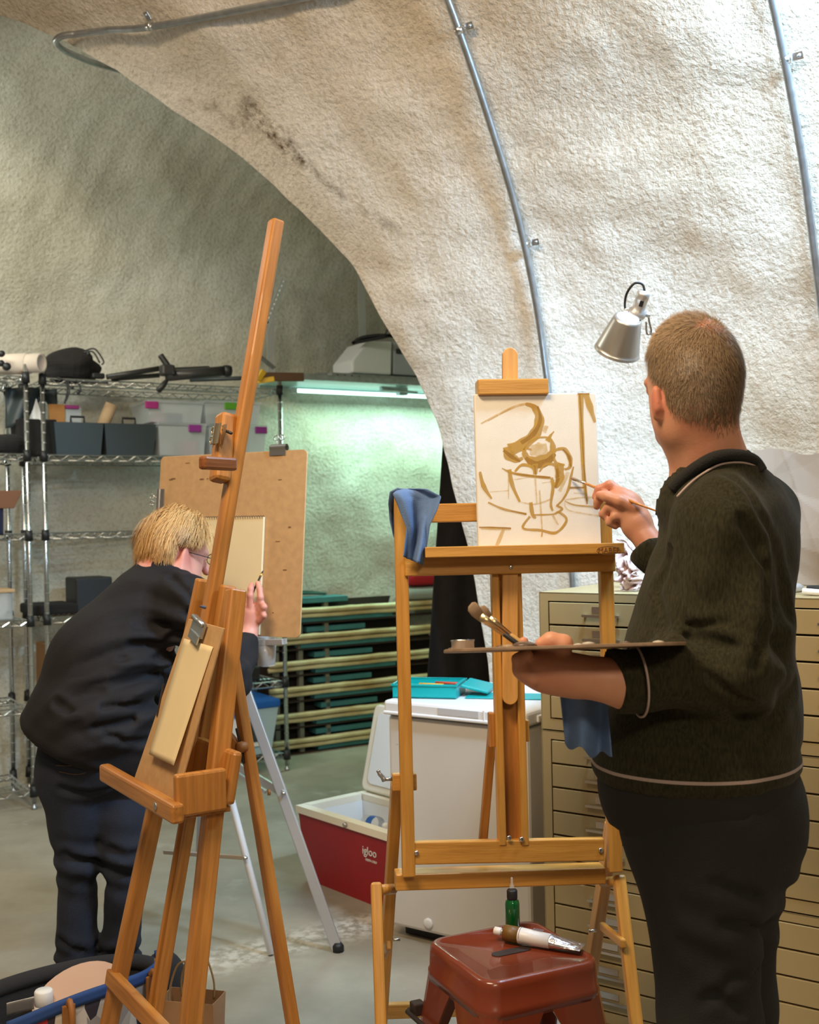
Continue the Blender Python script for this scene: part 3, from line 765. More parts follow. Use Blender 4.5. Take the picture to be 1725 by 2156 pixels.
    caddy(218, 326, 'black plastic caddy beside the clear boxes'); caddy(112, 216, 'black plastic caddy holding the cardboard roll')
    p = RS(70, .22, z)
    o = prism('black_bin', [(-.085, 0), (.085, 0), (.10, .19), (-.10, .19)], (EA, UP, -MA), p, .2, M_BLACKCLOTH, None, .006); o.matrix_basis = o.matrix_basis @ Matrix.Translation((0, .0, 0)); tag(o, 'flared dark fabric bin behind the chrome posts', 'bin')
    o = tube('cardboard_roll', [RS(196, .18, z + .05), RS(236, .16, z + .285)], .034, mat('tan_card', (.55, .38, .22), .8), None, 14); tag(o, 'pale tan cardboard roll leaning out of a caddy', 'roll')
    o = box('envelope', RS(120, .16, z + .20), (.085, .02, .15), M_ORANGE, None, .003, AX); tag(o, 'orange padded envelope standing in a caddy', 'envelope')
    r = thing('zip_pouch', 'clear zip pouch with a magenta edge in a caddy', 'pouch', RS(155, .16, z + .12))
    box('pouch', RS(155, .16, z + .19), (.085, .02, .14), M_CLEAR, r, .004, AX); box('zip', RS(152, .15, z + .262), (.075, .022, .02), mat('magenta', (.35, .02, .18), .5), r, .004, AX)
    f = sines(55, 6, 10, 30)
    o = sheet('folded_paper', lambda u, v: RS(62 + 30 * u, .14 + .02 * math.sin(u * 6), z + .16 + (.02 + .12 * (1 - abs(2 * u - 1))) * v + .0), 10, 8, M_WHITE, None, .002, smooth=False); tag(o, 'folded white paper sticking out of the dark bin', 'paper')
    o = sheet('dark_garment', lambda u, v: RS(12 + 110 * u, .22 + .03 * math.sin(u * 9 + v * 3), ZS[0] - .03 - v * (.05 + .17 * abs(math.cos(u * 2.2)))), 20, 10, M_SLATE, None, .004); tag(o, 'dark cloth hanging below the top wire shelf', 'cloth')
    def clearbox(xa, xb, zb, h, off, lab, latch, mcol=M_PURPLE, lidh=.018):
        p, q = RS(xa, off, zb), RS(xb, off, zb); w = (q - p).length; c = (p + q) / 2 - MA * .12
        r = thing('storage_box', lab, 'box', c, 'clear storage boxes on the second shelf')
        V = []
        for zz, e in ((0, .012), (h, 0.0), (h, .003), (.004, .015)):
            for sx, sy in ((-1, -1), (1, -1), (1, 1), (-1, 1)): V.append(c + EA * sx * (w / 2 - e) - MA * sy * (.15 - e) + UP * zz)
        mesh('tub', V, [(0, 3, 2, 1), (12, 13, 14, 15)] + [(k * 4 + i, k * 4 + (i + 1) % 4, k * 4 + 4 + (i + 1) % 4, k * 4 + 4 + i) for k in range(3) for i in range(4)], M_CLEAR, r)
        box('lid', c + UP * (h + lidh / 2), (w + .012, .31, lidh), M_CLEAR, r, .004, AX)
        if latch is not None: box('latch', c + EA * (latch * w) + MA * .156 + UP * (h - .012), (.075, .012, .04), mcol, r, .004, AX)
        rr = random.Random(xa)
        for k in range(3): box('contents', c + EA * (rr.uniform(-.3, .3) * w) + UP * (h * .3) - MA * rr.uniform(-.05, .05), (w * .3, .14, h * .5), [M_SLATE, mat('pinkish', (.4, .15, .2), .6), M_GREY][k], r, .006, AX)
    clearbox(330, 430, z, .165, .06, 'lower clear box with a purple latch beside the caddy', .25)
    clearbox(436, 556, z, .165, .06, 'lower clear box with purple latches behind the easel mast', .40)
    clearbox(310, 424, z + .186, .105, .09, 'upper clear box with a magenta edged lid', -.45, mat('magenta', (.35, .02, .18), .5))
    clearbox(428, 545, z + .186, .115, .09, 'upper clear box with a bright green label', -.05, mat('green_label', (.10, .35, .02), .5))
    # lower shelves
    o = box('black_case', RS(180, .25, ZS[3] + .10), (.20, .22, .19), M_BLACK, None, .01, AX); tag(o, 'black case on the wire shelf behind the bending man', 'case')
    o = box('black_tray', RS(95, .25, ZS[3] + .035), (.24, .30, .055), M_BLACKCLOTH, None, .012, AX); tag(o, 'low black tray on the wire shelf behind the two front posts', 'tray')
    r = thing('cardboard_box', 'brown cardboard carton low on the wire shelf at left', 'carton', S1 + EA * .25 - MA * .23 + UP * (ZS[4] + .006))
    c = S1 + EA * .22 - MA * .24 + UP * (ZS[4] + .15)
    box('carton', c, (.36, .36, .285), M_CARD, r, .004, AX)
    m = MB(); m.box(c + UP * .144, (.362, .05, .002), AX); m.box(c + MA * .181 + UP * .12, (.05, .002, .05), AX); m.build('packing_tape', M_KRAFT, r)
    m = MB(); q = c + MA * .1815 - EA * .11 - UP * .03; m.box(q, (.022, .001, .004), AX); m.box(q - UP * .03, (.022, .001, .004), AX); m.box(q - EA * .009 - UP * .015, (.004, .001, .03), AX); m.build('printed_mark', M_BLACK, r)
    o = box('white_carton', S1 + EA * .0 + EA * .10 - MA * .25 + UP * (ZS[5] + .11), (.16, .3, .2), M_WHITE, None, .004, AX); tag(o, 'small white carton on the bottom wire shelf', 'carton')
    o = box('tan_carton', S1 + EA * .28 - MA * .2 + UP * (ZS[5] + .085), (.17, .3, .15), M_KRAFT, None, .004, AX); tag(o, 'small tan carton on the bottom wire shelf', 'carton')
    o = box('stacked_case', S1 + EA * .95 - MA * .24 + UP * (ZS[4] + .05), (.55, .36, .085), M_BLACK, None, .012, AX); tag(o, 'flat black case above the blue-lidded tote', 'case')
    # tote with blue lid
    c = S1 + EA * 1.12 - MA * .20 + UP * (ZS[5] + .006)
    r = thing('storage_tote', 'translucent storage tote with a blue lid behind the metal easel', 'tote', c)
    h = .27; V = []
    for zz, e in ((0, .035), (h, 0.0), (h, .004), (.006, .04)):
        for sx, sy in ((-1, -1), (1, -1), (1, 1), (-1, 1)): V.append(c + EA * sx * (.19 - e) - MA * sy * (.19 - e) + UP * zz)
    M_TOTE = mat('tote_plastic', (.55, .74, .84), .4, alpha=.8)
    mesh('tub', V, [(0, 3, 2, 1), (12, 13, 14, 15)] + [(k * 4 + i, k * 4 + (i + 1) % 4, k * 4 + 4 + (i + 1) % 4, k * 4 + 4 + i) for k in range(3) for i in range(4)], M_TOTE, r)
    lid = box('lid', c + UP * (h + .022), (.405, .405, .05), M_BLUELID, r, .012, AX)
    box('latch', c + MA * .207 - EA * .02 + UP * (h - .012), (.15, .012, .05), M_BLUELID, lid, .006, AX)
    text('lettering', 'Hefty', .036, (EA, UP, MA), c + MA * .2142 - EA * .02 + UP * (h - .012), M_WHITE, lid)
    q = c + MA * .1835 + UP * .14
    for nm, w_, hh, mm, dx in (('paper_label', .2, .17, M_WHITE, -.02), ('printed_panel', .075, .12, M_SLATE, .03)):
        box(nm, q - EA * -dx + MA * (.004 if nm == 'printed_panel' else 0), (w_, .003, hh), mm, r, 0, AX)
    # left unit
    z = ZS[0] + .006
    r = thing('paper_roll', 'thick cream paper roll on the shelving at the left edge', 'roll', P(50, 785, 5.9))
    q0, q1 = P(-40, 770, 5.95), P(88, 764, 5.86)
    ax = (q1 - q0).normalized(); sx = ax.cross(UP).normalized(); sy = sx.cross(ax); L = (q1 - q0).length
    M_ROLL = mat('cream_roll', (.62, .52, .43), .8)
    lathe('roll', [(.036, 0), (.050, 0), (.050, L), (.036, L), (.036, 0)], q0, M_ROLL, r, (sx, sy, ax), 24, caps=False)
    lathe('outer_wrap', [(.0515, 0), (.054, 0), (.054, L - .075), (.0515, L - .075)], q0, M_ROLL, r, (sx, sy, ax), 24, caps=False)
    r = thing('knob_cluster', 'cluster of black knobs beside the paper roll', 'knobs', P(6, 770, 5.8))
    for x, y, rd in ((3, 745, .016), (14, 772, .02), (2, 765, .016)): lathe('knob', [(.001, -.014), (rd, -.012), (rd, .012), (.001, .014)], P(x, y, 5.78), M_BLACK, r, (EA, UP, MA), 12)
    def lump(name, lab, cat, c, rx, ry, rz, m, sd):
        f = sines(sd, 8, 10, 40)
        def fn(u, v):
            th = 2 * math.pi * u; ph = math.pi * v; d = Vector((math.cos(th) * math.sin(ph), math.sin(th) * math.sin(ph), math.cos(ph)))
            k = 1 + .15 * float(f(d.x * .1, d.y * .1, d.z * .1)); return c + EA * d.x * rx * k + MA * d.y * ry * k + UP * max(d.z * rz * k, -rz * .8)
        o = sheet(name, fn, 20, 12, m, None, smooth=False); tag(o, lab, cat)
    lump('black_gear_bag', 'small black gear bag on the second shelf at left edge', 'bag', L0 + EA * 1.12 - MA * .12 + UP * (ZS[1] + .055), .11, .09, .062, M_BLACKCLOTH, 61)
    o = prism('wooden_board', [(-.2, -.045), (.085, -.045), (.125, .04), (.12, .045), (-.2, .045)], (EA, UP, MA), P(-8, 1052, 5.75), .02, mat('brown_board', (.17, .065, .02), .6), None, .003); tag(o, 'brown wooden board end at the left picture edge', 'board')
    o = sheet('navy_cloth', lambda u, v: P(-30 + 37 * u, 1069 + 58 * v, 5.76 + .02 * math.sin(u * 8)), 10, 8, mat('navy', (.02, .025, .06), .9), None, .004); tag(o, 'navy cloth hanging under the brown board end', 'cloth')
    r = thing('storage_bin', 'pale bin with a wooden lid on the left shelving', 'bin', L0 + EA * 1.12 - MA * .1 + UP * (ZS[3]))
    c = L0 + EA * 1.06 - MA * .12 + UP * (ZS[3] + .075)
    box('tub', c, (.16, .2, .14), M_CLEAR, r, .01, AX); box('lid', c + UP * .078, (.18, .22, .016), mat('lid_wood', (.5, .33, .17), .6), r, .003, AX)
shelf_items()

# ================================================================== rack of bamboo poles and teal boards
def rack():
    o0 = Vector((-.775, 7.033, 0))
    root = thing('pole_rack', 'low slatted rack of bamboo rails against the alcove wall', 'rack', o0)
    def at(s, q, z): return o0 + EA * s - MA * q + UP * z
    M_DK = mat('rack_wood_and_shade', (.035, .022, .014), .85, var=.3, vscale=8)
    M_UP = mat('grey_upright', (.20, .20, .15), .7)
    for k in range(6):
        z = .085 + .161 * k
        for j, (dz, q, r_) in enumerate(((.0, .0, .0165), (-.0345, .012, .0135))):
            n = 30; pts = [at(-.12 + 1.55 * i / n, q, z + dz + .001 * math.sin(i * .7 + k)) for i in range(n + 1)]
            rad = [r_ * (1.14 if (i + 2 * k + j) % 7 == 0 else 1.0) for i in range(n + 1)]
            tube('bamboo_rail', pts, rad, M_BAMBOO, root, 8)
        box('shelf_board', at(.62, .085, z - .082), (1.5, .13, .008), M_DK, root, 0, AX)
    for s in (-.05, .115, .30, 1.3): box('upright', at(s, .055, .47), (.03, .04, .94), M_UP, root, .003, AX)
    box('back_panel', at(.62, .16, .47), (1.5, .012, .94), M_DK, root, 0, AX)  # added dark sheet, its colour stands in for shade deep in the rack
    for k in range(6):
        zb = .085 + .161 * k - .046
        b1 = [(.22, .86), (.21, .80), (.20, .82), (.21, .80), (.11, .80), (.09, .78)][k]; b2 = [(.21, .62), (.25, .66), (.20, .62), (.21, .63), (.16, .58), None][k]
        lv = ['lowest', 'second lowest', 'third lowest', 'third highest', 'second highest', 'highest'][k]
        def plank(b, zc, q, nm):
            o = box('teal_board', at((b[0] + b[1]) / 2, q, zc), (b[1] - b[0], .10, .032), M_TEALBOARD, None, .002, AX)
            tag(o, f'{nm} teal board on the {lv} level of the bamboo rack', 'board', 'teal boards in the bamboo rack')
        plank(b1, zb - .014, .075, 'long')
        if b2: plank(b2, zb + .083, .085, 'short')
    zt = .085 + .161 * 5
    o = box('teal_crate_lid', at(.27, .10, zt + .06), (.36, .16, .035), M_TEALBOARD, None, .004, AX); tag(o, 'teal crate lid lying on top of the bamboo rack', 'lid')
    o = tube('green_hose', spline([at(-.0, .05, zt + .088), at(.15, .12, zt + .10), at(.32, .08, zt + .093), at(.18, .16, zt + .11), at(0.02, .14, zt + .10)], 6), .008, mat('hose_green', (.01, .07, .05), .5), None, 6); tag(o, 'dark green hose loop lying on the teal crate lid', 'hose')
    f = sines(71, 8, 10, 40)
    def pile(name, lab, cat, s0, s1, z0, z1, m, sd):
        f = sines(sd, 8, 8, 30)
        def fn(u, v):
            th = 2 * math.pi * u; ph = math.pi * v; d = Vector((math.cos(th) * math.sin(ph), math.sin(th) * math.sin(ph), math.cos(ph)))
            k = 1 + .08 * float(f(d.x * .2, d.y * .2, d.z * .2)); sg = lambda x: math.copysign(abs(x) ** .5, x)
            return at((s0 + s1) / 2 + sg(d.x) * (s1 - s0) / 2 * k, .05 + .075 * sg(d.y), (z0 + z1) / 2 + sg(d.z) * (z1 - z0) / 2 * k)
        o = sheet(name, fn, 24, 14, m, None, smooth=True); tag(o, lab, cat)
    pile('folded_tarp', 'folded grey tarp on the bamboo rack', 'tarp', .86, 1.30, zt + .020, zt + .105, mat('tarp_grey', (.28, .29, .26), .8), 72)
    pile('red_blanket', 'folded red blanket lying on the grey tarp', 'blanket', .88, 1.30, zt + .112, zt + .23, mat('red_cloth', (.40, .006, .015), .85), 73)
rack()

# ================================================================== black curtain between arch and alcove
def curtain():
    D = 5.0
    tl, bl = P(938, 850, D), P(872, 1560, D); bl.z = .02
    root = thing('black_curtain', 'black hanging curtain behind the arch edge and freezer', 'curtain', bl)
    def fn(u, v):
        a = tl.lerp(bl, v); q = a + Vector((.55 * u, .35 * u, 0))
        return q + Vector((.0, .018 * math.sin(u * 26 + .6 * math.sin(v * 5)) * (.4 + .6 * v), 0))
    sheet('fabric', fn, 70, 16, M_BLACKCLOTH, root, .003)
    tube('rail', [tl + Vector((-.01, 0, .01)), tl + Vector((.6, .38, .01))], .01, M_BLACK, root)
curtain()

# ================================================================== glass wall shelf with tube light
def wall_shelf():
    zt = 2.30
    def at(L, q, z): return BA + EA * L + MA * q + UP * z
    root = thing('glass_shelf', 'pale glass wall shelf on steel uprights behind the arch', 'shelf', at(1.6, .1, zt))
    box('panel', at(2.42, .31, zt), (2.0, .40, .014), M_TEALSHELF, root, .002, AX)
    box('front_rail', at(2.42, .515, zt + .004), (2.0, .012, .036), M_GALV, root, .002, AX)
    rr = box('rear_rail', at(2.42, .105, zt - .005), (2.0, .012, .036), M_GALV, root, .002, AX)
    for L, zz in ((1.39, 2.92), (2.02, 3.05)):
        u = box('upright', at(L, .36, (zt + zz) / 2), (.05, .005, zz - zt), M_ALU, root, 0, AX)
        box('flange', at(L + .023, .34, (zt + zz) / 2), (.005, .04, zz - zt), M_GALV, u, 0, AX)
    p, q = P(600, 588, 6.5), P(545, 722, 6.5)
    st = beam('diagonal_strut', p, q, .045, .005, M_ALU, root, EA, 0)
    d = (q - p); dn = d.normalized()
    for k in range(14):
        c = p + d * ((k + .5) / 14); lathe('hole', [(.0075, -.0040), (.0075, .0040)], c, M_BLACK if k > 8 else M_WHITE, st, (dn, EA, MA), 8)
    beam('lower_strut', P(548, 752, 6.6), P(578, 776, 6.6), .035, .005, M_GALV, root, EA, 0)
    m = MB(); m.box(at(2.20, .40, zt - .03), (.16, .03, .03), AX); m.rod(at(2.12, .42, zt - .035), at(2.38, .42, zt - .045), .007, 6); m.box(at(2.30, .36, zt - .035), (.06, .05, .05), AX)
    m.build('hinge_bracket', M_GALV, root)
    t = thing('tube_light', 'lit fluorescent tube fixed under the rear of the glass shelf', 'light', at(2.5, .16, zt - .03))
    tube('tube', [at(1.66, .15, zt - .035), at(3.38, .15, zt - .035)], .012, mat('tube_glow', (.8, 1, .95), .4, emit=((.62, 1.0, .88), 2.6)), t, 10)
    for L in (1.64, 3.40): box('end_cap', at(L, .15, zt - .035), (.035, .03, .035), M_WHITE, t, .004, AX)
    # rails and opener box
    zb = zt + .008
    r = thing('metal_rails', 'bundle of flat steel rails lying on the glass shelf', 'rails', at(2.4, .4, zb))
    for k, (L0_, L1_, q_, z_) in enumerate(((1.74, 2.9, .44, .018), (1.68, 2.7, .37, .022), (1.77, 2.8, .30, .016))):
        o = box('rail', at((L0_ + L1_) / 2, q_, zb + z_ + .004), (L1_ - L0_, .055, .032), M_GALV, r, .002, AX)
        for j in range(4): lathe('slot', [(.006, 0), (.006, .001)], at(L0_ + .04 + j * .05, q_ + .0275, zb + z_ + .004), M_BLACK, o, (EA, UP, MA), 8)
    c = at(2.17, .36, zb + .04 + .105)
    r = thing('garage_opener_unit', 'white and grey garage opener unit resting on the steel rails', 'opener', c - UP * .105)
    prism('white_housing', [(-.30, -.105), (-.02, -.105), (-.01, .105), (-.19, .095), (-.30, -.03)], (EA, UP, MA), c, .26, M_WHITE, r, .012)
    prism('grey_housing', [(-.005, -.10), (.30, -.10), (.30, .09), (.0, .105)], (EA, UP, MA), c, .25, M_GREY, r, .008)
    box('label_plate', c + MA * .1275 + EA * .122 + UP * .045, (.21, .002, .032), M_SLATE, r, 0, AX)
    text('lettering', 'LiftMaster', .034, (EA, UP, MA), c + MA * .1292 + EA * .122 + UP * .045, M_WHITE, r)
    for pts in ([(742, 724), (760, 712), (800, 706), (850, 710)], [(742, 722), (775, 716), (840, 703)], [(810, 706), (818, 692), (826, 686), (840, 690)]):
        tag(tube('black_cable', spline([P(x, y, 6.95) for x, y in pts], 6), .011 if pts[0][0] < 800 else .004, M_BLACK, None, 6), 'black cable loop lying over the white opener unit' if pts[0][0] > 800 else ('thick black cable drooping over the white opener housing' if pts[1][0] == 760 else 'second black cable stretched along the opener top'), 'cable')
wall_shelf()
CAMV = Vector((0, 0, CAMH))
def on_plane(x, y, p0, nrm):
    r = P(x, y, 1.0) - CAMV; s = (Vector(p0) - CAMV).dot(nrm) / r.dot(nrm)
    return CAMV + r * s

def loft(name, rings, m, parent=None, smooth=True, caps=True):
    n = len(rings[0]); V = [p for r in rings for p in r]; F = []
    for i in range(len(rings) - 1):
        for j in range(n):
            k = (j + 1) % n; F.append((i * n + j, i * n + k, (i + 1) * n + k, (i + 1) * n + j))
    if caps: F.append(tuple(range(n - 1, -1, -1))); F.append(tuple((len(rings) - 1) * n + j for j in range(n)))
    return mesh(name, V, F, m, parent, None, smooth)

def bulldog(c, axes, label, w=.055, group='bulldog clips on the drawing board', m=None):
    """c at the jaw line; axes = (along jaw, up, towards viewer)"""
    a, u, n = axes; m = m or M_STEEL
    r = thing('bulldog_clip', label, 'clip', c, group)
    pr = []
    for k in range(13):
        t = math.radians(-60 + 300 * k / 12); pr.append((math.cos(t) * .011, .012 + math.sin(t) * .012))
    V, F = [], []
    for s in (-w / 2, w / 2):
        for x, y in pr: V.append(c + a * s + n * x + u * y)
    k = len(pr)
    for i in range(k - 1): F.append((i, i + 1, k + i + 1, k + i))
    o = mesh('barrel', V, F, m, r, None, True)
    box('jaw', c + n * .007 - u * .006, (w, .0015, .018), m, r, 0, (a, n, u)); box('jaw', c - n * .007 - u * .006, (w, .0015, .018), m, r, 0, (a, n, u))
    for s in (-1, 1):
        b = c + a * s * .008 + u * .022
        pts = [b + a * s * .001, b + u * .014 + a * s * .001] + [b + u * (.024 + .009 * math.sin(t)) + a * (s * .004 + .009 * math.cos(t)) for t in [math.radians(-90 + 30 * q) for q in range(12)]]
        tube('grip_loop', pts, .0022, m, r, 6)
    return r

# ================================================================== painter's studio easel
GE = Vector((.997, .08, 0)).normalized(); UE = Vector((-.004, .045, 1)); UE = (UE - GE * UE.dot(GE)).normalized(); NE = -(UE.cross(GE)).normalized()
if NE.y > 0: NE = -NE
E0 = P(1072, 1160, 2.80)
def EP(x, y, off=0.0): return on_plane(x, y, E0 + NE * off, NE)
EAX = (GE, UE, NE)
def erect(name, x0, y0, x1, y1, off, th, m, parent, bev=.003):
    a, b = EP(x0, y0, off), EP(x1, y1, off); c = (a + b) / 2
    w = abs(x1 - x0) / FPX * c.y; h = abs(y1 - y0) / FPX * c.y
    # long side along local z for the grain
    if w > h: return link(name, box_mesh(h, th, w, bev), m, parent, basis(UE, NE, GE * 1.0 if UE.cross(NE).dot(GE) > 0 else -GE, c))
    return link(name, box_mesh(w, th, h, bev), m, parent, basis(GE, GE.cross(UE) * -1.0, UE, c))
def studio_easel():
    root = thing('studio_easel', 'orange varnished studio easel holding the canvas sketch', 'easel', PF(1070, 2330))
    m = M_BEECH
    erect('upright', 838, 1045, 865, 1842, 0, .032, m, root); erect('upright', 1269, 1058, 1297, 1832, 0, .032, m, root)
    erect('upper_crossbar', 866, 1058, 1270, 1097, -.006, .022, m, root)
    tr = erect('ledge', 890, 1148, 1308, 1170, .055, .085, m, root, .002)
    text('stamped_lettering', 'MABEF', .0175, EAX, EP(1282, 1159, .0982), mat('burnt_mark', (.17, .06, .012), .7), tr, .0003)
    ov = [EP(1282 + 25 * math.cos(t), 1159 + 9 * math.sin(t), .0983) for t in [k * 2 * math.pi / 24 for k in range(25)]]
    tube('stamp_outline', ov, .0004, mat('burnt_mark', (.17, .06, .012), .7), tr, 4)
    erect('lower_rail', 850, 1166, 1296, 1208, .020, .03, m, root)
    lathe('screw_head', [(.005, 0), (.005, .002), (.003, .003), (.0005, .003)], EP(1076, 1194, .036), M_STEEL, root, (GE, UE, NE), 10)
    mast = erect('mast_rail', 1041, 1200, 1057, 1776, -.004, .036, m, root); erect('mast_rail', 1088, 1200, 1104, 1776, -.004, .036, m, root)
    erect('mast_back', 1055, 1200, 1090, 1776, -.016, .010, M_BEECH_OLD, root, 0)
    # sliding tongue, rounded at both ends
    a, b = EP(1072, 735, -.0), EP(1072, 1482, .006); L = (b - a).length; ax = (a - b).normalized(); c = (a + b) / 2
    w = .0375; out = []
    for k in range(13): t = math.pi * k / 12; out.append((w / 2 * math.cos(t), L / 2 - w / 2 + w / 2 * math.sin(t)))
    for k in range(13): t = math.pi + math.pi * k / 12; out.append((w / 2 * math.cos(t), -L / 2 + w / 2 + w / 2 * math.sin(t)))
    gx = (GE - ax * GE.dot(ax)).normalized()
    prism('sliding_tongue', out, (gx, ax, gx.cross(ax)), c + NE * .012, .018, mat('pale_beech', (.64, .33, .10), .4, var=.3, vscale=9, stretch=(9, .6, 9), col2=(.52, .25, .06)), root, .002)
    erect('canvas_holder', 1003, 801, 1152, 834, .038, .055, m, root)
    erect('side_block', 1029, 1500, 1041, 1572, -.02, .03, M_BEECH_OLD, root); erect('side_block', 1104, 1515, 1113, 1560, -.02, .03, m, root)
    beam('rear_prop', P(1039, 1512, 2.86), P(1015, 1795, 2.93), .022, .02, M_BEECH_OLD, root, GE)
    for k, (xy, off) in enumerate((((1072, 1764), .016), ((1098, 1767), .016), ((877, 1796), .013), ((1265, 1790), .013))):
        lathe('bolt', [(.006, 0), (.006, .003), (.004, .004), (.0005, .004)], EP(*xy, off), M_STEEL, root, (GE, UE, NE), 10)
    def bar(nm, pa, pb, h, th, off):
        a, b = EP(*pa, off), EP(*pb, off); beam(nm, a, b, h, th, m, root, UE)
    bar('lower_crossbar', (865, 1795), (1271, 1787), .054, .024, 0.0)
    bar('bottom_crossbar', (832, 1852), (1270, 1838), .040, .06, -.045)
    # clamp with wing nut
    erect('clamp_block', 826, 1628, 877, 1663, -.022, .03, m, root)
    p = EP(826, 1640, -.02); tube('clamp_bolt', [p, p - GE * .02], .005, M_GALV, root, 8)
    tube('wing_nut', spline([p - GE * .018 - UE * .004, p - GE * .022 + UE * .004, p - GE * .030 + UE * .014, p - GE * .034 + UE * .022], 4), [.007] * 4 + [.006] * 5 + [.005] * 4, M_GALV, root, 8)
    # splayed lower legs and struts
    lt, lb = P(836, 1648, 2.815), PF(800, 2205); rt, rb = P(1289, 1740, 2.85), PF(1222, 2190)
    beam('rear_leg', lt, lb, .028, .045, m, root, GE); beam('rear_leg', rt, rb, .028, .045, m, root, GE)
    st, sb = P(792, 1858, 2.76), PF(813, 2470); qt, qb = P(1303, 1843, 2.80), PF(1374, 2450)
    beam('front_strut', st, sb, .027, .032, m, root, GE, .006); beam('front_strut', qt, qb, .030, .032, m, root, GE, .006)
    tube('pivot_dowel', [P(795, 1874, 2.76), P(828, 1872, 2.83)], .013, m, root, 12); tube('pivot_dowel', [P(1270, 1858, 2.86), P(1303, 1856, 2.79)], .013, m, root, 12)
    beam('spreader', P(1268, 1950, 2.88), P(1314, 1988, 2.70), .022, .014, m, root, UP, .004); beam('spreader', P(806, 2012, 2.86), P(818, 1990, 2.75), .022, .014, m, root, UP, .004)
    for q in (P(826, 1979, 2.87), P(1240, 1960, 2.86)): tube('pin', [q, q + GE * .02], .004, M_STEEL, root, 6)
    beam('base_bar', lb + UP * .10 + NE * -.0, rb + UP * .10, .04, .024, m, root, UP)
studio_easel()

